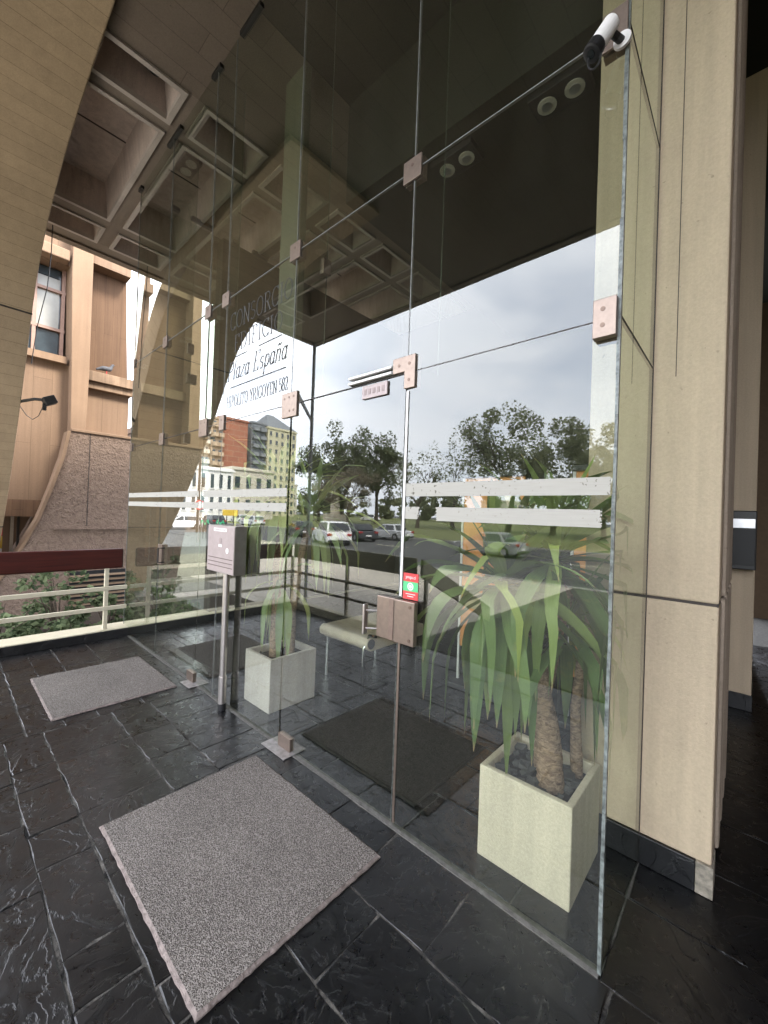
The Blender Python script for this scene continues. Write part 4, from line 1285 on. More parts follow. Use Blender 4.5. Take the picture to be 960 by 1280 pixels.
# pigeon on the ledge
pg = thing('pigeon', 'grey pigeon standing on the stained ledge of the ochre building', 'bird', (XF - .25, 2.42, 4.42))
def skin_body(name, pts, edges, mat, parent, sub=2):
    me = bpy.data.meshes.new(name)
    me.from_pydata([p[:3] for p in pts], edges, [])
    o = bpy.data.objects.new(name, me)
    COL.objects.link(o)
    md = o.modifiers.new('skin', 'SKIN'); md.use_smooth_shade = True
    for v, p in zip(me.skin_vertices[0].data, pts):
        v.radius = (p[3], p[4] if len(p) > 4 else p[3])
    me.skin_vertices[0].data[0].use_root = True
    sd = o.modifiers.new('sub', 'SUBSURF'); sd.levels = sd.render_levels = sub
    me.materials.append(mat)
    o.parent = parent
    o.matrix_parent_inverse = Matrix.Translation(parent.location).inverted()
    return o
ox, oy, oz = XF - .25, 2.42, 4.42
skin_body('body', [(ox, oy, oz + .12, .06), (ox, oy - .07, oz + .13, .055), (ox, oy + .08, oz + .145, .05), (ox, oy + .11, oz + .215, .03), (ox, oy + .125, oz + .255, .032), (ox, oy + .165, oz + .25, .008),
                   (ox, oy - .13, oz + .10, .034), (ox, oy - .19, oz + .075, .02)], [(0, 1), (0, 2), (2, 3), (3, 4), (4, 5), (1, 6), (6, 7)], M['pigeon'], pg)
for s in (-.022, .022):
    B().tube([(ox + s, oy + .01, oz + .08), (ox + s, oy + .015, oz), (ox + s, oy + .045, oz)], .006, 6).build('leg', M['red'], pg)

# floodlight and cables fixed to the arch edge
flt = thing('floodlight', 'dark floodlight on a bracket arm at the arch edge before the ochre wall', 'light fixture', (-7.9, .9, 3.2))
q0 = Vector((-7.95, .75, 3.17))
B().tube([(-8.15, .72, 2.99), (-7.85, .90, 3.03), (-7.8, .99, 3.03)], .022, 8).build('arm', M['black_metal'], flt)
b = B(); b.obox(Matrix.Translation((-7.78, 1.06, 3.03)) @ Matrix.Rotation(.5, 4, 'X'), .09, .075, .06); b.build('head', M['black_metal'], flt, bevel=.01)
B().box(-7.82, -7.77, .985, 1.03, 2.88, 2.98).build('bracket', M['black_metal'], flt)
B().tube([(-8.1, .77, 2.93), (-8.0, .83, 2.80), (-7.95, .90, 2.74), (-7.9, .96, 2.80), (-7.85, 1.0, 2.95)], .005, 5).build('cable', M['black'], flt)
cbz = B().tube([(-7.15, .93, ZC - .02), (-7.18, .93, 4.9), (-7.3, .92, 4.5), (-7.55, .86, 4.0), (-7.7, .83, 3.5)], .006, 5)
tag(cbz.build('hanging_cable', M['black'], None), 'thin dark cable hanging from the ceiling edge by the arch', 'cable')

# ------------------------------------------------------------------ foliage helpers
def leaf_cloud(center, radii, count, size, rnd, flat=0.0, clump=None):
    b = B()
    cl = []
    if clump:
        for _ in range(clump):
            while True:
                p = Vector((rnd.uniform(-1, 1), rnd.uniform(-1, 1), rnd.uniform(-1, 1)))
                if .35 < p.length < 1:
                    break
            cl.append((p, rnd.uniform(.16, .34)))
    for _ in range(count):
        if cl:
            c, r = rnd.choice(cl)
            while True:
                q = Vector((rnd.uniform(-1, 1), rnd.uniform(-1, 1), rnd.uniform(-1, 1)))
                if q.length < 1:
                    break
            p = c + q * r
        else:
            while True:
                p = Vector((rnd.uniform(-1, 1), rnd.uniform(-1, 1), rnd.uniform(-1, 1)))
                if p.length < 1:
                    break
        pos = Vector((center[0] + p.x * radii[0], center[1] + p.y * radii[1], center[2] + p.z * radii[2]))
        a = Vector((rnd.gauss(0, 1), rnd.gauss(0, 1), rnd.gauss(0, .6))).normalized()
        n_ = a.orthogonal().normalized()
        n_ = (Matrix.Rotation(rnd.uniform(0, 6.28), 3, a) @ n_)
        s = size * rnd.uniform(.6, 1.4)
        w = n_ * s * .38
        up_ = a * s
        k = len(b.v)
        b.v += [tuple(pos - up_ * .5), tuple(pos + w), tuple(pos + up_ * .5), tuple(pos - w)]
        b.f.append((k, k + 1, k + 2, k + 3))
    return b

def limb_set(b, base, tip, r0_, depth, rnd, spread=.6, ends=None):
    base, tip = Vector(base), Vector(tip)
    mid = base.lerp(tip, .5) + Vector((rnd.uniform(-1, 1), rnd.uniform(-1, 1), 0)) * (tip - base).length * .10
    b.tube([base, mid, tip], [r0_, r0_ * .82, r0_ * .62], 6 if depth > 1 else 4, False)
    if ends is not None and depth <= 1:
        ends.append(tip)
    if depth <= 0:
        return
    d = (tip - base)
    for k in range(rnd.choice((2, 3, 3))):
        a = d.normalized() + Vector((rnd.uniform(-1, 1), rnd.uniform(-1, 1), rnd.uniform(-.35, .7))) * spread
        limb_set(b, tip, tip + a.normalized() * d.length * rnd.uniform(.55, .85), r0_ * .58, depth - 1, rnd, spread, ends)

def tree(x, y, z, h, cw, label, mat, density=1.0, seed=0, trunk_h=.3, leaf=.42, lean=(0, 0), clump=26, cz=.62, squash=.42):
    rnd = random.Random(seed)
    t = thing('park_tree', label, 'tree', (x, y, z), 'trees in the park')
    b = B()
    ends = []
    limb_set(b, (x, y, z - .3), (x + lean[0], y + lean[1], z + h * trunk_h), h * .026, 4, rnd, .75, ends)
    b.build('trunk', M['bark'], t, smooth=True, fix=False)
    cen = (x + lean[0] * 1.6, y + lean[1] * 1.6, z + h * cz)
    lf_ = leaf_cloud(cen, (cw, cw, h * squash), int(5200 * density), leaf * .72, rnd, 0, clump)
    for e in ends:
        if rnd.random() < min(1, density):
            q = leaf_cloud(e, (cw * .16,) * 2 + (h * .05,), int(26 * density) + 4, leaf * .72, rnd)
            k = len(lf_.v)
            lf_.v += q.v
            lf_.f += [tuple(i + k for i in f) for f in q.f]
    lf_.build('crown', M[mat], t, fix=False)
    return t

YV = lambda v: 2 * D - v
tree(-53.3, YV(48), 0, 16.5, 5.2, 'dark dense tree left of the park, tallest over the white hatchback', 'leaf_dark', 1.1, 3, .28, .5)
tree(-44.3, YV(47), 0, 14.6, 4.3, 'dark tree with open crown next to the tallest dark tree', 'leaf_dark', .9, 4, .30, .5)
tree(-62.5, YV(50), 0, 14.2, 5.0, 'dark rounded tree behind the white sport utility car', 'leaf_dark', 1.2, 5, .28, .5)
tree(-44.5, YV(41), 0, 8.8, 5.2, 'pale drooping half dry tree beside the stone obelisk', 'leaf_dry', .75, 6, .30, .34, (0, 0), 30, .60, .34)
tree(-35.2, YV(46), 0, 12.0, 4.0, 'thin twiggy tree with sparse leaves near the centre of the park', 'leaf_mid', .16, 7, .26, .4)
tree(-29.8, YV(47), 0, 12.3, 3.6, 'thin bare branched tree next to the large green tree', 'leaf_mid', .22, 8, .26, .4)
tree(-21.6, YV(46), 0, 15.2, 5.4, 'large spreading green tree, highest behind the white tape', 'leaf_mid', 1.0, 9, .30, .42, (.6, 0), 24, .66, .34)
tree(-15.9, YV(45), 0, 12.9, 4.2, 'full green tree right of the large spreading tree', 'leaf_mid', .9, 10, .26, .42, (0, 0), 46)
tree(-10.4, YV(43), 0, 10.6, 3.6, 'pale green tree by the right edge of the glass', 'leaf_mid', .9, 12, .26, .42, (0, 0), 46)
tree(-4.0, YV(44), 0, 11.5, 4.2, 'green tree at the far right of the park row', 'leaf_mid', 1.1, 13, .26, .42)
# distant mass of trees
rnd = random.Random(40)
fw_ = B()
for k in range(46):
    x = -150 + 4.6 * k + rnd.uniform(-2, 2)
    y = YV(rnd.uniform(88, 118))
    h = rnd.uniform(5, 11)
    q = leaf_cloud((x, y, h * .5), (4.5, 4.5, h * .5), 420, 1.0, rnd, 0, 10)
    n0 = len(fw_.v)
    fw_.v += q.v
    fw_.f += [tuple(i + n0 for i in f) for f in q.f]
fw_.build('far_treeline', M['leaf_mid'], None, fix=False, kind='stuff')

ob = thing('obelisk', 'pale stone obelisk standing in the park among the trees', 'monument', (-55.6, YV(48.5), 0))
ob_b = B(); ob_b.tube([(-53.2, YV(46), 0), (-53.2, YV(46), 9.2), (-53.2, YV(46), 9.8)], [.85, .62, .05], 4); ob_b.build('shaft', M['monument'], ob)
B().box(-54.6, -51.8, YV(47.4), YV(44.6), -.2, 1.4).build('pedestal', M['monument'], ob)

# planter shrubs left of the railing
slab('planter_soil', -8.9, -5.62, -1.5, 3.4, -.8, -.42, M['soil'])
rnd = random.Random(5)
for i, (x, y, z, r, h, lab) in enumerate([
        (-7.2, .55, -.15, .55, .42, 'leafy grey green shrub under the left end of the rails'),
        (-7.6, 1.25, .0, .50, .55, 'tallest leafy shrub poking up to the red board'),
        (-7.1, 1.75, -.2, .42, .35, 'low leafy shrub below the rails by the railing post'),
        (-7.0, 2.45, .05, .45, .62, 'leafy shrub behind the left edge of the glass'),
        (-6.5, .95, -.3, .45, .28, 'low spreading shrub close behind the kerb')]):
    t = thing('shrub', lab, 'shrub', (x, y, -.42), 'shrubs in the planter bed')
    b = B()
    for k in range(9):
        a = rnd.uniform(0, 6.28); q = rnd.uniform(.2, .8) * r
        b.tube([(x, y, -.45), (x + q * math.cos(a) * .5, y + q * math.sin(a) * .5, z), (x + q * math.cos(a), y + q * math.sin(a), z + h * rnd.uniform(.2, .9))], [.014, .01, .004], 5, False)
    b.build('stem', M['bark'], t, fix=False)
    leaf_cloud((x, y, z + .05), (r, r, h), 650, .085, rnd, 0, 14).build('foliage', M['leaf_shrub'], t, fix=False)

# ------------------------------------------------------------------ yuccas
def strap(base, az, el, length, width, droop, twist=0, nseg=9, fold=.28, kink=None):
    """A strap leaf: starts at base pointing az/el, elevation falls along the length."""
    b = B(); b.uv = []
    p = Vector(base)
    e = el
    ds = length / nseg
    rows = []
    for i in range(nseg + 1):
        t = i / nseg
        w = width * (0.55 + 1.6 * t - 2.15 * t * t if t < .42 else 0.852 * (1 - ((t - .42) / .58) ** 1.7)) * .55 if False else width * .5 * min(1, .55 + 1.5 * t) * (1 - max(0, (t - .35) / .65) ** 1.8)
        w = max(w, .0012)
        d = Vector((math.cos(az) * math.cos(e), math.sin(az) * math.cos(e), math.sin(e)))
        side = Vector((-math.sin(az), math.cos(az), 0))
        up_ = side.cross(d) * -1
        tw = twist * t
        s2 = side * math.cos(tw) + up_ * math.sin(tw)
        u2 = up_ * math.cos(tw) - side * math.sin(tw)
        rows.append((p.copy(), s2, u2, w, t))
        p = p + d * ds
        e -= droop * ds * (1.0 + 1.2 * t)
        if kink and i == kink:
            e -= .7
        e = max(e, -1.52)
        az += random.uniform(-.02, .02)
    for q, s2, u2, w, t in rows:
        for k, c in ((-1, fold), (0, 0), (1, fold)):
            v = q + s2 * w * k + u2 * w * c
            if v.y < D + .03:
                v.y = D + .022 + .25 * min(.03, max(0, v.y - D + .3) * .1)
            if v.x > -.40:
                v.x = -.375 - .2 * min(.1, max(0, .2 - v.x) * .1)
            if v.x > -.66 and v.y > 2.09:
                v.y = 2.10 - .04 * min(.5, v.y - 2.09)
            v.z = max(v.z, .03)
            b.v.append(tuple(v))
            b.uv.append((.5 + .5 * k, t))
    for i in range(nseg):
        a = 3 * i
        b.f += [(a, a + 1, a + 4, a + 3), (a + 1, a + 2, a + 5, a + 4)]
    return b

def head(parent, pos, n, L0, L1, W, seed, el=(-.5, 1.35), droop=(1.2, 3.4), mat='leaf'):
    rnd = random.Random(seed)
    random.seed(seed)
    ga = 2.39996
    for i in range(n):
        t = (i + .5) / n
        e = el[1] + (el[0] - el[1]) * t + rnd.uniform(-.15, .15)
        az = i * ga + rnd.uniform(-.3, .3)
        toward = max(0, -math.sin(az))
        room = (pos[1] - D - .03) / max(.05, toward)
        ln = (L0 + (L1 - L0) * rnd.random()) * (.7 + .45 * min(1, 2.2 * t))
        dr_ = (droop[0] + (droop[1] - droop[0]) * t ** 1.3) * rnd.uniform(.7, 1.2)
        if toward > .25 and ln > room * 1.3:
            e = max(e, -.2) if t < .4 else e
            dr_ *= 1.5
        base = Vector(pos) + Vector((math.cos(az) * .02, math.sin(az) * .02, .12 * (1 - t) - .06 * t))
        strap(base, az, e, ln, W * rnd.uniform(.7, 1.15), dr_, rnd.uniform(-.6, .6), 10, rnd.uniform(.15, .4), rnd.choice((None, None, None, 5, 6))).build('leaf', M[mat], parent, smooth=True, fix=False)

def pot(x0, x1, y0, y1, h, mat, label, rot=0):
    t = thing('planter_pot', label, 'planter', ((x0 + x1) / 2, (y0 + y1) / 2, 0), 'square planters in the lobby')
    b = B()
    w = .028
    o = [(x0, y0), (x1, y0), (x1, y1), (x0, y1)]
    i = [(x0 + w, y0 + w), (x1 - w, y0 + w), (x1 - w, y1 - w), (x0 + w, y1 - w)]
    b.v = [(x, y, .001) for x, y in o] + [(x, y, h) for x, y in o] + [(x, y, h) for x, y in i] + [(x, y, h - .09) for x, y in i]
    for k in range(4):
        q = (k + 1) % 4
        b.f += [(k, q, 4 + q, 4 + k), (4 + k, 4 + q, 8 + q, 8 + k), (8 + k, 8 + q, 12 + q, 12 + k)]
    b.f += [(12, 13, 14, 15), (3, 2, 1, 0)]
    b.build('pot_shell', mat, t, bevel=.005)
    B().box(x0 + w + .001, x1 - w - .001, y0 + w + .001, y1 - w - .001, h - .088, h - .055).build('soil', M['soil'], t)
    return t

pa = pot(-.875, -.48, 1.665, 2.06, .40, M['pot_yellow'], 'ivory square planter with slate chips by the right glass corner')
rnd = random.Random(8)
for k in range(70):
    x, y = rnd.uniform(-.83, -.525), rnd.uniform(1.71, 2.015)
    b = B()
    s = rnd.uniform(.014, .034)
    mtx = Matrix.Translation((x, y, .345 + rnd.uniform(0, .022))) @ Matrix.Rotation(rnd.uniform(0, 6), 4, 'Z') @ Matrix.Rotation(rnd.uniform(-.5, .5), 4, 'X')
    b.v = [tuple(mtx @ Vector((s * a * rnd.uniform(.7, 1.2), s * .7 * c * rnd.uniform(.7, 1.2), s * .35 * d * rnd.uniform(.6, 1.3)))) for d in (-1, 1) for a, c in ((-1, -1), (1, -.8), (1.1, .9), (-.8, 1))]
    b.f = [(3, 2, 1, 0), (4, 5, 6, 7), (0, 1, 5, 4), (1, 2, 6, 5), (2, 3, 7, 6), (3, 0, 4, 7)]
    b.build('stone_chip', M['chip'], pa, fix=False)
pb = pot(-2.955, -2.595, 1.675, 2.10, .40, M['pot'], 'grey cement planter behind the letterbox post')
for k in range(8):
    x, y = rnd.uniform(-2.9, -2.65), rnd.uniform(1.74, 2.05)
    b = B(); b.tube([(x, y, .34), (x + rnd.uniform(-.05, .05), y + rnd.uniform(-.05, .05), .355)], .01, 5); b.build('bark_chip', M['chip'], pb)

def cane(parent, pts, r):
    rs = [r * (1.25 if i == 0 else 1) * random.uniform(.9, 1.1) for i in range(len(pts))]
    full, fr = [], []
    for i in range(len(pts) - 1):
        for k in range(8):
            t = k / 8
            full.append(Vector(pts[i]).lerp(Vector(pts[i + 1]), t)); fr.append((rs[i] + (rs[i + 1] - rs[i]) * t) * random.uniform(.93, 1.08))
    full.append(Vector(pts[-1])); fr.append(rs[-1])
    B().tube(full, fr, 12).build('cane', M['cane'], parent, smooth=True, fix=False)
ya = thing('yucca_plant', 'large yucca with long drooping strap leaves in the ivory planter', 'plant', (-.65, 1.86, .34), 'potted yuccas')
cane(ya, [(-.62, 1.83, .33), (-.635, 1.83, .55), (-.70, 1.82, .85), (-.86, 1.83, 1.12)], .046)
cane(ya, [(-.70, 1.92, .33), (-.705, 1.93, .6), (-.66, 1.96, .95), (-.60, 1.99, 1.28)], .027)
cane(ya, [(-.56, 1.99, .33), (-.575, 1.99, .65), (-.55, 1.99, .95)], .022)
head(ya, (-.87, 1.83, 1.16), 70, .48, .72, .082, 21, (-1.0, 1.4), (.4, 1.8))
head(ya, (-.66, 1.93, 1.30), 52, .42, .62, .076, 22, (-.8, 1.4), (.4, 1.7))
head(ya, (-.60, 1.91, .98), 22, .36, .52, .060, 23, (-1.0, 1.1), (.8, 2.6))
yb = thing('yucca_plant', 'tall yucca in the grey planter behind the lettered pane', 'plant', (-2.78, 1.88, .34), 'potted yuccas')
cane(yb, [(-2.80, 1.84, .33), (-2.81, 1.85, .75), (-2.83, 1.87, 1.1), (-2.86, 1.88, 1.5)], .038)
cane(yb, [(-2.72, 1.93, .33), (-2.72, 1.94, .7), (-2.68, 1.97, 1.1), (-2.62, 2.0, 1.42)], .03)
head(yb, (-2.88, 1.90, 1.60), 58, .48, .74, .064, 31, (-1.0, 1.45), (.4, 2.0), 'leaf_pale')
head(yb, (-2.60, 2.02, 1.46), 42, .42, .66, .058, 32, (-.9, 1.4), (.4, 2.0), 'leaf_pale')
head(yb, (-2.80, 1.88, .88), 20, .38, .55, .056, 33, (-1.2, .6), (1.6, 3.6), 'leaf_pale')
random.seed(77)

# ------------------------------------------------------------------ lobby contents
def banner(x0, x1, y, z0, z1, label):
    t = thing('display_banner', label, 'banner', ((x0 + x1) / 2, y, 0), 'banners in the lobby')
    B().box(x0, x1, y, y + .012, z0, z1).build('sheet', M['orange'], t)
    B().box(x0 - .02, x1 + .02, y - .03, y + .04, z1, z1 + .05).build('top_bar', M['black'], t, bevel=.006)
    B().box(x0 - .022, x0 - .002, y - .005, y + .015, .05, z1).build('edge_frame', M['white_pl'], t)
    B().box(x0 - .05, x1 + .05, y - .12, y + .12, .0, .05).build('foot', M['black'], t, bevel=.01)
    b = B().box(x0 + .5 * (x1 - x0), x1 - .04, y - .003, y - .0005, z1 - .32, z1 - .06)
    b.box(x0 + .04, x1 - .04, y - .003, y - .0005, z0 + .35, z0 + .5)
    b.build('print', M['poster_pale'], t)
    return t
banner(-1.92, -1.36, 3.2, .35, 1.86, 'wide orange banner standing behind the yucca leaves')
banner(-.97, -.70, 3.2, .35, 1.88, 'narrow orange banner close to the right lobby wall')
bn = thing('lobby_bench', 'cream upholstered bench with a rolled front edge on a chrome leg in the lobby', 'bench', (-2.65, 2.9, 0))
b = B(); b.box(-3.0, -2.36, 2.50, 3.25, .33, .45); b.build('seat', M['cushion'], bn, bevel=.02)
B().tube([(-2.99, 2.50, .40), (-2.36, 2.50, .40)], .052, 18).build('roll', M['cushion'], bn, smooth=False)
eb = B(); disc(eb, (-2.36, 2.50, .40), (1, 0, 0), .042, .004, 18); eb.build('roll_end', M['black'], bn)
B().tube([(-2.40, 2.45, .0), (-2.40, 2.45, .36), (-2.38, 2.50, .47), (-2.36, 2.56, .45)], .014, 10).build('leg', M['chrome'], bn, smooth=True)
B().tube([(-2.95, 3.2, .0), (-2.95, 3.2, .34)], .014, 10).build('leg', M['chrome'], bn)
B().tube([(-2.40, 3.2, .0), (-2.40, 3.2, .34)], .014, 10).build('leg', M['chrome'], bn)
B().tube([(-2.95, 2.52, .0), (-2.95, 2.52, .34)], .014, 10).build('leg', M['chrome'], bn)
fl_ = thing('leaflet_rack', 'dark low rack standing behind the yucca in the lobby', 'rack', (-1.2, 3.3, 0))
B().box(-1.36, -1.04, 3.25, 3.5, .55, 1.05).build('body', M['black'], fl_, bevel=.01)
for x in (-1.33, -1.07):
    for y in (3.28, 3.47):
        B().box(x - .01, x + .01, y - .01, y + .01, 0, .55).build('leg', M['black_metal'], fl_)

# ------------------------------------------------------------------ vehicles
def car(x, y, z, heading, label, paint, L_=4.2, W_=1.75, H_=1.48, kind='hatch', name='parked_car'):
    t = thing(name, label, 'car', (x, y, z), 'cars on the street')
    t.rotation_euler = (0, 0, heading)
    hl, hw = L_ / 2, W_ / 2
    def add(b, nm, mat, parent=t, bevel=0, smooth=False, seg=2):
        o = b.build(nm, M[mat], None, bevel=bevel, smooth=smooth, seg=seg)
        o.parent = parent
        return o
    zs = H_ * .58
    body = [(-hl, .32), (-hl + .02, .62), (-hl + .10, zs), (-hl * .45, zs + .06), (hl * .42, zs + .04), (hl - .35, zs - .06), (hl - .06, .66), (hl, .45), (hl - .05, .22), (-hl + .08, .22)]
    if kind == 'sedan':
        body[2] = (-hl + .06, zs + .02); body[3] = (-hl * .62, zs + .07)
    b = B()
    b.prism(body, lambda p, q: (p, -hw, q), lambda p, q: (p, hw, q))
    bo_ = add(b, 'body', paint, bevel=.09, seg=3)
    rear = -hl + (.75 if kind == 'sedan' else .12)
    roof = [(rear, zs + .02), (rear + .38, H_ - .03), (rear + .9, H_), (.25, H_ - .02), (hl * .52, zs + .02)]
    inn = .16
    b = B()
    b.prism(roof, lambda p, q: (p, -hw + .03 + inn * (q - zs) / (H_ - zs), q), lambda p, q: (p, hw - .03 - inn * (q - zs) / (H_ - zs), q))
    cab = add(b, 'cabin', paint, bevel=.06, seg=3)
    # windows
    def sidewin(s, a0, a1, a2, a3, nm='side_window'):
        zb, zt = zs + .08, H_ - .10
        b2 = B()
        f = lambda q: s * (hw - .03 - inn * (q - zs) / (H_ - zs) + .006)
        b2.quad((a0, f(zb), zb), (a1, f(zb), zb), (a2, f(zt), zt), (a3, f(zt), zt))
        add(b2, nm, 'carglass', cab)
    for s in (-1, 1):
        sidewin(s, rear + .22, -.08, -.08, rear + .46)
        sidewin(s, -.0, hl * .44, .22, -.0)
    b2 = B(); b2.quad((hl * .50, -hw + .14, zs + .06), (hl * .50, hw - .14, zs + .06), (.32, hw - .24, H_ - .06), (.32, -hw + .24, H_ - .06)); 
    o = add(b2, 'windscreen', 'carglass', cab); o.location = (.035, 0, .02)
    b2 = B(); b2.quad((rear - .0, -hw + .16, zs + .12), (rear - .0, hw - .16, zs + .12), (rear + .33, hw - .26, H_ - .10), (rear + .33, -hw + .26, H_ - .10))
    o = add(b2, 'rear_window', 'carglass', cab); o.location = (-.03, 0, .01)
    for s in (-1, 1):
        b2 = B().box(-hl - .012, -hl + .20, s * hw * .78 - .18, s * hw * .78 + .16, .70, .86); add(b2, 'tail_lamp', 'taillight', bo_, bevel=.03)
        b2 = B().box(hl - .28, hl - .02, s * hw * .76 - .18, s * hw * .76 + .16, .60, .72); add(b2, 'headlight', 'headlight', bo_, bevel=.03)
        for xx in (-hl * .62, hl * .62):
            w_ = add(B().tube([(xx, s * (hw - .20), .32), (xx, s * (hw + .012), .32)], .32, 20), 'tyre', 'tyre')
            add(B().tube([(xx, s * (hw - .05), .32), (xx, s * (hw + .02), .32)], .19, 12), 'rim', 'alloy', w_)
        b2 = B().box(hl * .40, hl * .46, s * (hw + .02) - .09, s * (hw + .02) + .09, zs + .05, zs + .17); add(b2, 'wing_mirror', paint, bo_, bevel=.02)
    add(B().box(-hl - .03, -hl + .12, -hw + .08, hw - .08, .26, .42), 'rear_bumper', 'black', bevel=.03)
    add(B().box(hl - .12, hl + .03, -hw + .08, hw - .08, .24, .38), 'front_bumper', 'black', bevel=.03)
    add(B().box(-hl - .02, -hl + .01, -.26, .26, .46, .58), 'number_plate', 'white_pl')
    return t
ZR = -.75
car(-23.0, YV(19.6), ZR, PI + .42, 'white sport utility car seen from behind, nearest the tall dark post', 'car_white', 4.4, 1.85, 1.68)
car(-25.2, YV(24.6), ZR, PI + .38, 'dark car just beyond the white sport utility car', 'car_dark', 4.5, 1.8, 1.45, 'sedan')
car(-24.9, YV(28.4), ZR, PI, 'white saloon parked side on along the park kerb', 'car_silver', 4.4, 1.75, 1.46, 'sedan')
car(-12.0, YV(23.2), ZR, PI, 'old grey car passing behind the right tape', 'car_grey', 4.3, 1.8, 1.45, 'sedan')
car(-31.5, YV(23.0), ZR, PI + .4, 'dark car in front of the white sport utility car', 'car_dark', 4.3, 1.8, 1.45)
car(-45, YV(17.5), ZR, PI * .55, 'white car waiting on the far left of the street', 'car_white', 4.3, 1.8, 1.5)
car(-55, YV(31.5), ZR, PI, 'silver car on the road beside the low cream building', 'car_silver', 4.3, 1.8, 1.5)
car(-66, YV(35.5), ZR, PI, 'silver car parked farther along by the white building', 'car_silver', 4.3, 1.8, 1.5, 'sedan')
car(-60, YV(62), .1, PI, 'white car far behind the pale drooping tree', 'car_white', 4.3, 1.8, 1.5)
car(-52, YV(24), ZR, PI, 'dark car on the road left of the silver cars', 'car_dark', 4.3, 1.8, 1.5)

# ------------------------------------------------------------------ street people and furniture (mirrored in the glass)
def person(x, y, z, h, label, jacket, trousers, face=0):
    t = thing('person', label, 'person', (x, y, z), 'people on the pavement')
    k = h / 1.75
    def P(px, py, pz, r, r2=None):
        c, s = math.cos(face), math.sin(face)
        return (x + (px * c - py * s) * k, y + (px * s + py * c) * k, z + pz * k, r * k, (r2 or r) * k)
    pts = [P(0, 0, .95, .14, .11), P(0, 0, 1.2, .15, .10), P(0, 0, 1.42, .13, .09), P(0, 0, 1.52, .055), P(0, .01, 1.64, .095, .10), P(0, .01, 1.74, .07),
           P(.19, 0, 1.40, .06), P(.25, 0, 1.12, .045), P(.24, .12, .90, .035), P(.24, .16, .82, .03), P(-.19, 0, 1.40, .06), P(-.25, 0, 1.12, .045), P(-.24, .10, .90, .035), P(-.24, .13, .82, .03),
           P(.10, 0, .84, .085), P(.11, .05, .48, .06), P(.11, 0, .08, .045), P(.12, .13, .04, .04), P(-.10, 0, .84, .085), P(-.12, -.03, .48, .06), P(-.12, -.10, .08, .045), P(-.12, .03, .04, .04)]
    ed = [(0, 1), (1, 2), (2, 3), (3, 4), (4, 5), (2, 6), (6, 7), (7, 8), (8, 9), (2, 10), (10, 11), (11, 12), (12, 13), (0, 14), (14, 15), (15, 16), (16, 17), (0, 18), (18, 19), (19, 20), (20, 21)]
    skin_body('body', pts, ed, M[trousers], t, 1)
    jp = [tuple(q[:3]) + (q[3] * 1.14, q[4] * 1.14) for q in (pts[0], pts[1], pts[2], pts[6], pts[7], pts[10], pts[11])]
    skin_body('jacket', jp, [(0, 1), (1, 2), (2, 3), (3, 4), (2, 5), (5, 6)], M[jacket], t, 1)
    skin_body('face', [tuple(P(0, .02, 1.60, .10)), tuple(P(0, .02, 1.69, .09))], [(0, 1)], M['skin'], t, 1)
    skin_body('hair', [tuple(P(0, -.005, 1.69, .102)), tuple(P(0, -.005, 1.74, .085))], [(0, 1)], M['hair'], t, 1)
    return t
person(-30.2, YV(13.4), ZR, 1.75, 'person in a green jacket and dark trousers by the crossing, on the left', 'cloth_green', 'cloth_dark', 2.2)
person(-29.6, YV(14.3), ZR, 1.75, 'person in a green jacket and dark trousers by the crossing, on the right', 'cloth_green', 'cloth_dark', 2.0)

gw = thing('granite_planter', 'low speckled granite planter wall across the side path', 'planter', (-13.2, -2.4, -.6))
B().box(-13.6, -13.0, YV(6.3), YV(4.2), -.36, .16).build('wall', M['granite'], gw, bevel=.02)
B().box(-13.55, -13.05, YV(6.25), YV(4.25), -.64, -.36).build('plinth', M['seal_dark'], gw)
rsn = thing('road_sign', 'round red rimmed road sign on a pole by the crossing', 'road sign', (-27.5, YV(11.8), ZR))
B().tube([(-27.5, YV(11.8), ZR), (-27.5, YV(11.8), 2.1)], .04, 8).build('pole', M['steel'], rsn)
b = B(); disc(b, (-27.47, YV(11.8), 1.75), (1, 0, 0), .34, .02, 20); b.build('plate', M['red'], rsn)
b = B(); disc(b, (-27.448, YV(11.8), 1.75), (1, 0, 0), .24, .004, 20); b.build('face', M['white_pl'], rsn)
yp = thing('yellow_stand', 'yellow panel stand by the parked cars', 'sign', (-52, YV(26.5), ZR))
B().box(-52.1, -52.0, YV(27.6), YV(25.4), .7, 2.1).build('panel', M['yellow'], yp, bevel=.03)
for dy in (26.0, 27.0):
    B().box(-52.1, -52.0, YV(dy) - .04, YV(dy) + .04, ZR, .7).build('leg', M['black_metal'], yp)
bl = thing('bollard', 'white and orange banded bollard on the side path, seen in the glass', 'bollard', (-17.5, YV(4.2), -.64))
for k, mt in enumerate(('white_pl', 'orange', 'white_pl')):
    B().tube([(-17.5, YV(4.2), -.64 + .42 * k), (-17.5, YV(4.2), -.22 + .42 * k)], .09, 12).build('band', M[mt], bl)
ut = thing('street_lamp', 'tall dark lamp pole in front of the white building', 'street lamp', (-38, YV(16.2), ZR))
B().tube([(-38, YV(16.2), ZR), (-38, YV(16.2), 7.4)], [.16, .09], 10).build('pole', M['black_metal'], ut)
B().tube([(-38, YV(16.2), 7.3), (-37, YV(16.2), 7.8), (-36, YV(16.2), 7.85)], .05, 8).build('arm', M['black_metal'], ut)
B().box(-36.2, -35.5, YV(16.4), YV(16.0), 7.78, 7.92).build('lamp_head', M['black_metal'], ut, bevel=.03)

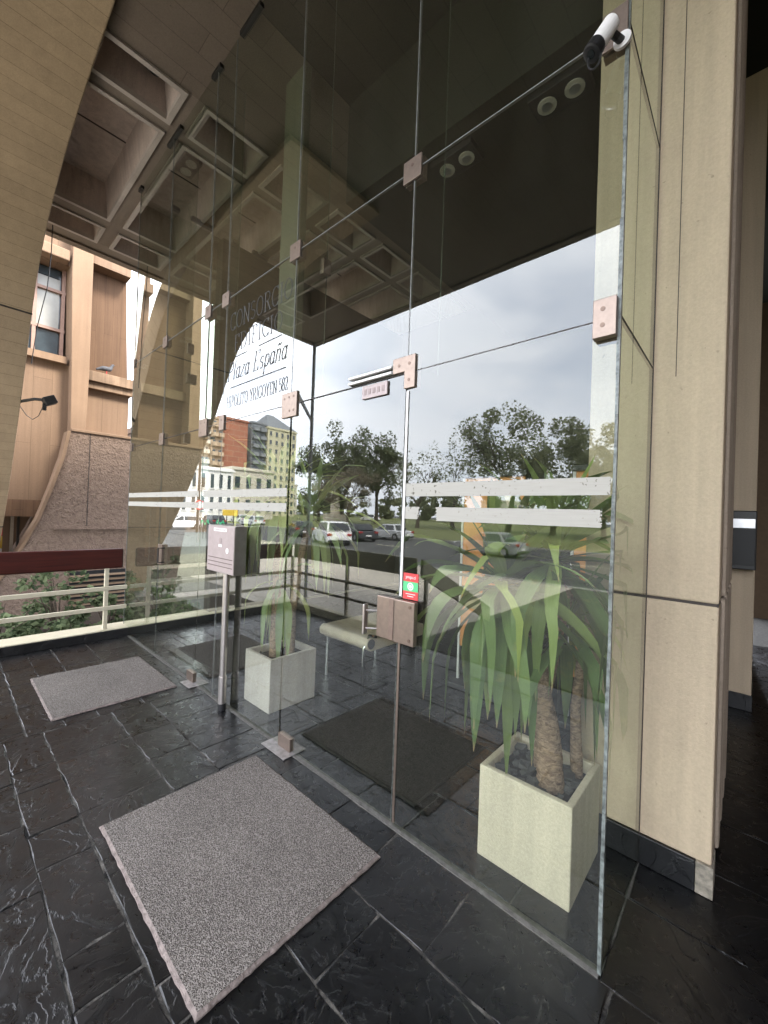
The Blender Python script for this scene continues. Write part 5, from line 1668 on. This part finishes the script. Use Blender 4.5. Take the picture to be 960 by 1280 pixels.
# ------------------------------------------------------------------ far buildings (mirrored in the glass)
def far_building(name, label, x, v0, v1, z0, z1, depth, mat, cols, rows, wmat='win_dark', wz0=1.0, ww=.5, wh=.55, roof=None, balcony=False, top=.6):
    y0, y1 = YV(v1), YV(v0)
    t = thing(name, label, 'building', (x, (y0 + y1) / 2, z0), 'buildings around the plaza')
    B().box(x - depth, x, y0, y1, z0, z1).build('wall', M[mat], t)
    B().box(x - depth - .2, x + .25, y0 - .2, y1 + .2, z1 - top, z1 - top + .35).build('cornice', M[mat], t)
    if cols and rows:
        cw_, rh = (y1 - y0) / cols, (z1 - top - z0 - wz0) / rows
        wm = B().box(0, .06, -cw_ * ww / 2, cw_ * ww / 2, 0, rh * wh).mesh('window', M[wmat])
        fm = B().box(0, .14, -cw_ * ww / 2 - .12, cw_ * ww / 2 + .12, -.18, -.02).mesh('sill', M[mat])
        bm_ = B().box(0, 1.1, -cw_ * .42, cw_ * .42, -.25, .75).mesh('balcony', M[mat])
        for r in range(rows):
            for c in range(cols):
                yy, zz = y0 + cw_ * (c + .5), z0 + wz0 + rh * (r + .22)
                for nm, me in (('window', wm), ('sill', fm)) + ((('balcony', bm_),) if balcony else ()):
                    o = link(nm, me)
                    o.parent = t
                    o.location = (x - t.location.x + .01, yy - t.location.y, zz - t.location.z)
    if roof:
        b = B()
        my = (y0 + y1) / 2
        b.v = [(x - depth, y0, z1), (x, y0, z1), (x, y1, z1), (x - depth, y1, z1), (x - depth / 2, my - (y1 - y0) * .12, z1 + roof), (x - depth / 2, my + (y1 - y0) * .12, z1 + roof)]
        b.f = [(0, 1, 4), (1, 2, 5, 4), (2, 3, 5), (3, 0, 4, 5)]
        b.build('roof', M['b_roof'], t)
    return t
far_building('white_building', 'low white building with arched upper windows across the street', -70, 25.0, 36.0, -.8, 8.9, 12, 'b_white', 7, 2, 'win_dark', 1.2, .36, .62)
far_building('cream_building', 'low cream building next to the low white one', -71, 36.2, 45.0, -.8, 9.6, 12, 'b_cream', 4, 2, 'win_dark', 1.2, .42, .5)
far_building('tan_tower', 'tan balcony tower against the left side of the brick tower', -98, 44.3, 47.2, -.8, 24.4, 10, 'b_tan', 2, 10, 'win_dark', 1, .45, .55, None, True)
far_building('brick_tower', 'broad plain red brick tower above the low white building', -100, 47.3, 54.9, -.8, 25.4, 14, 'brick', 0, 0)
far_building('balcony_tower', 'narrow cream tower with stacked balconies left of the tan tower', -99, 41.2, 44.2, -.8, 22.6, 12, 'b_cream', 3, 9, 'win_dark', 1, .5, .6, None, True)
far_building('grey_tower', 'slim grey balcony tower between brick and yellow towers', -101, 56.6, 60.8, -.8, 26.0, 12, 'b_grey', 2, 11, 'win_dark', 1, .7, .5, None, True)
far_building('yellow_tower', 'pale yellow tower with a steep grey roof', -100, 61.0, 70.5, -.8, 25.2, 14, 'b_yellow', 5, 10, 'win_dark', 1, .36, .5, 5.0)
far_building('brick_block', 'small red brick block behind the far left of the street', -102, 33.0, 41.0, -.8, 18.6, 12, 'brick', 2, 6, 'win_dark', 1, .3, .5)
far_building('cream_tower', 'distant cream tower rising over the brick tower', -125, 52.5, 57.0, -.8, 32.5, 12, 'b_cream', 2, 11, 'win_dark', 1, .4, .5)
far_building('grey_block', 'long low grey block closing the street behind the park', -140, 72, 100, -.8, 13, 12, 'b_cream', 9, 4, 'win_dark', 1, .4, .5)
# more fabric of the city, seen faintly past the park
far_building('cream_building', 'cream block seen between the park trees', -60, 128, 150, -.8, 8, 10, 'b_cream', 6, 2)

for o in bpy.data.objects:
    if o.type == 'MESH' and o.parent is None and 'category' not in o and 'kind' not in o:
        o['kind'] = 'structure'
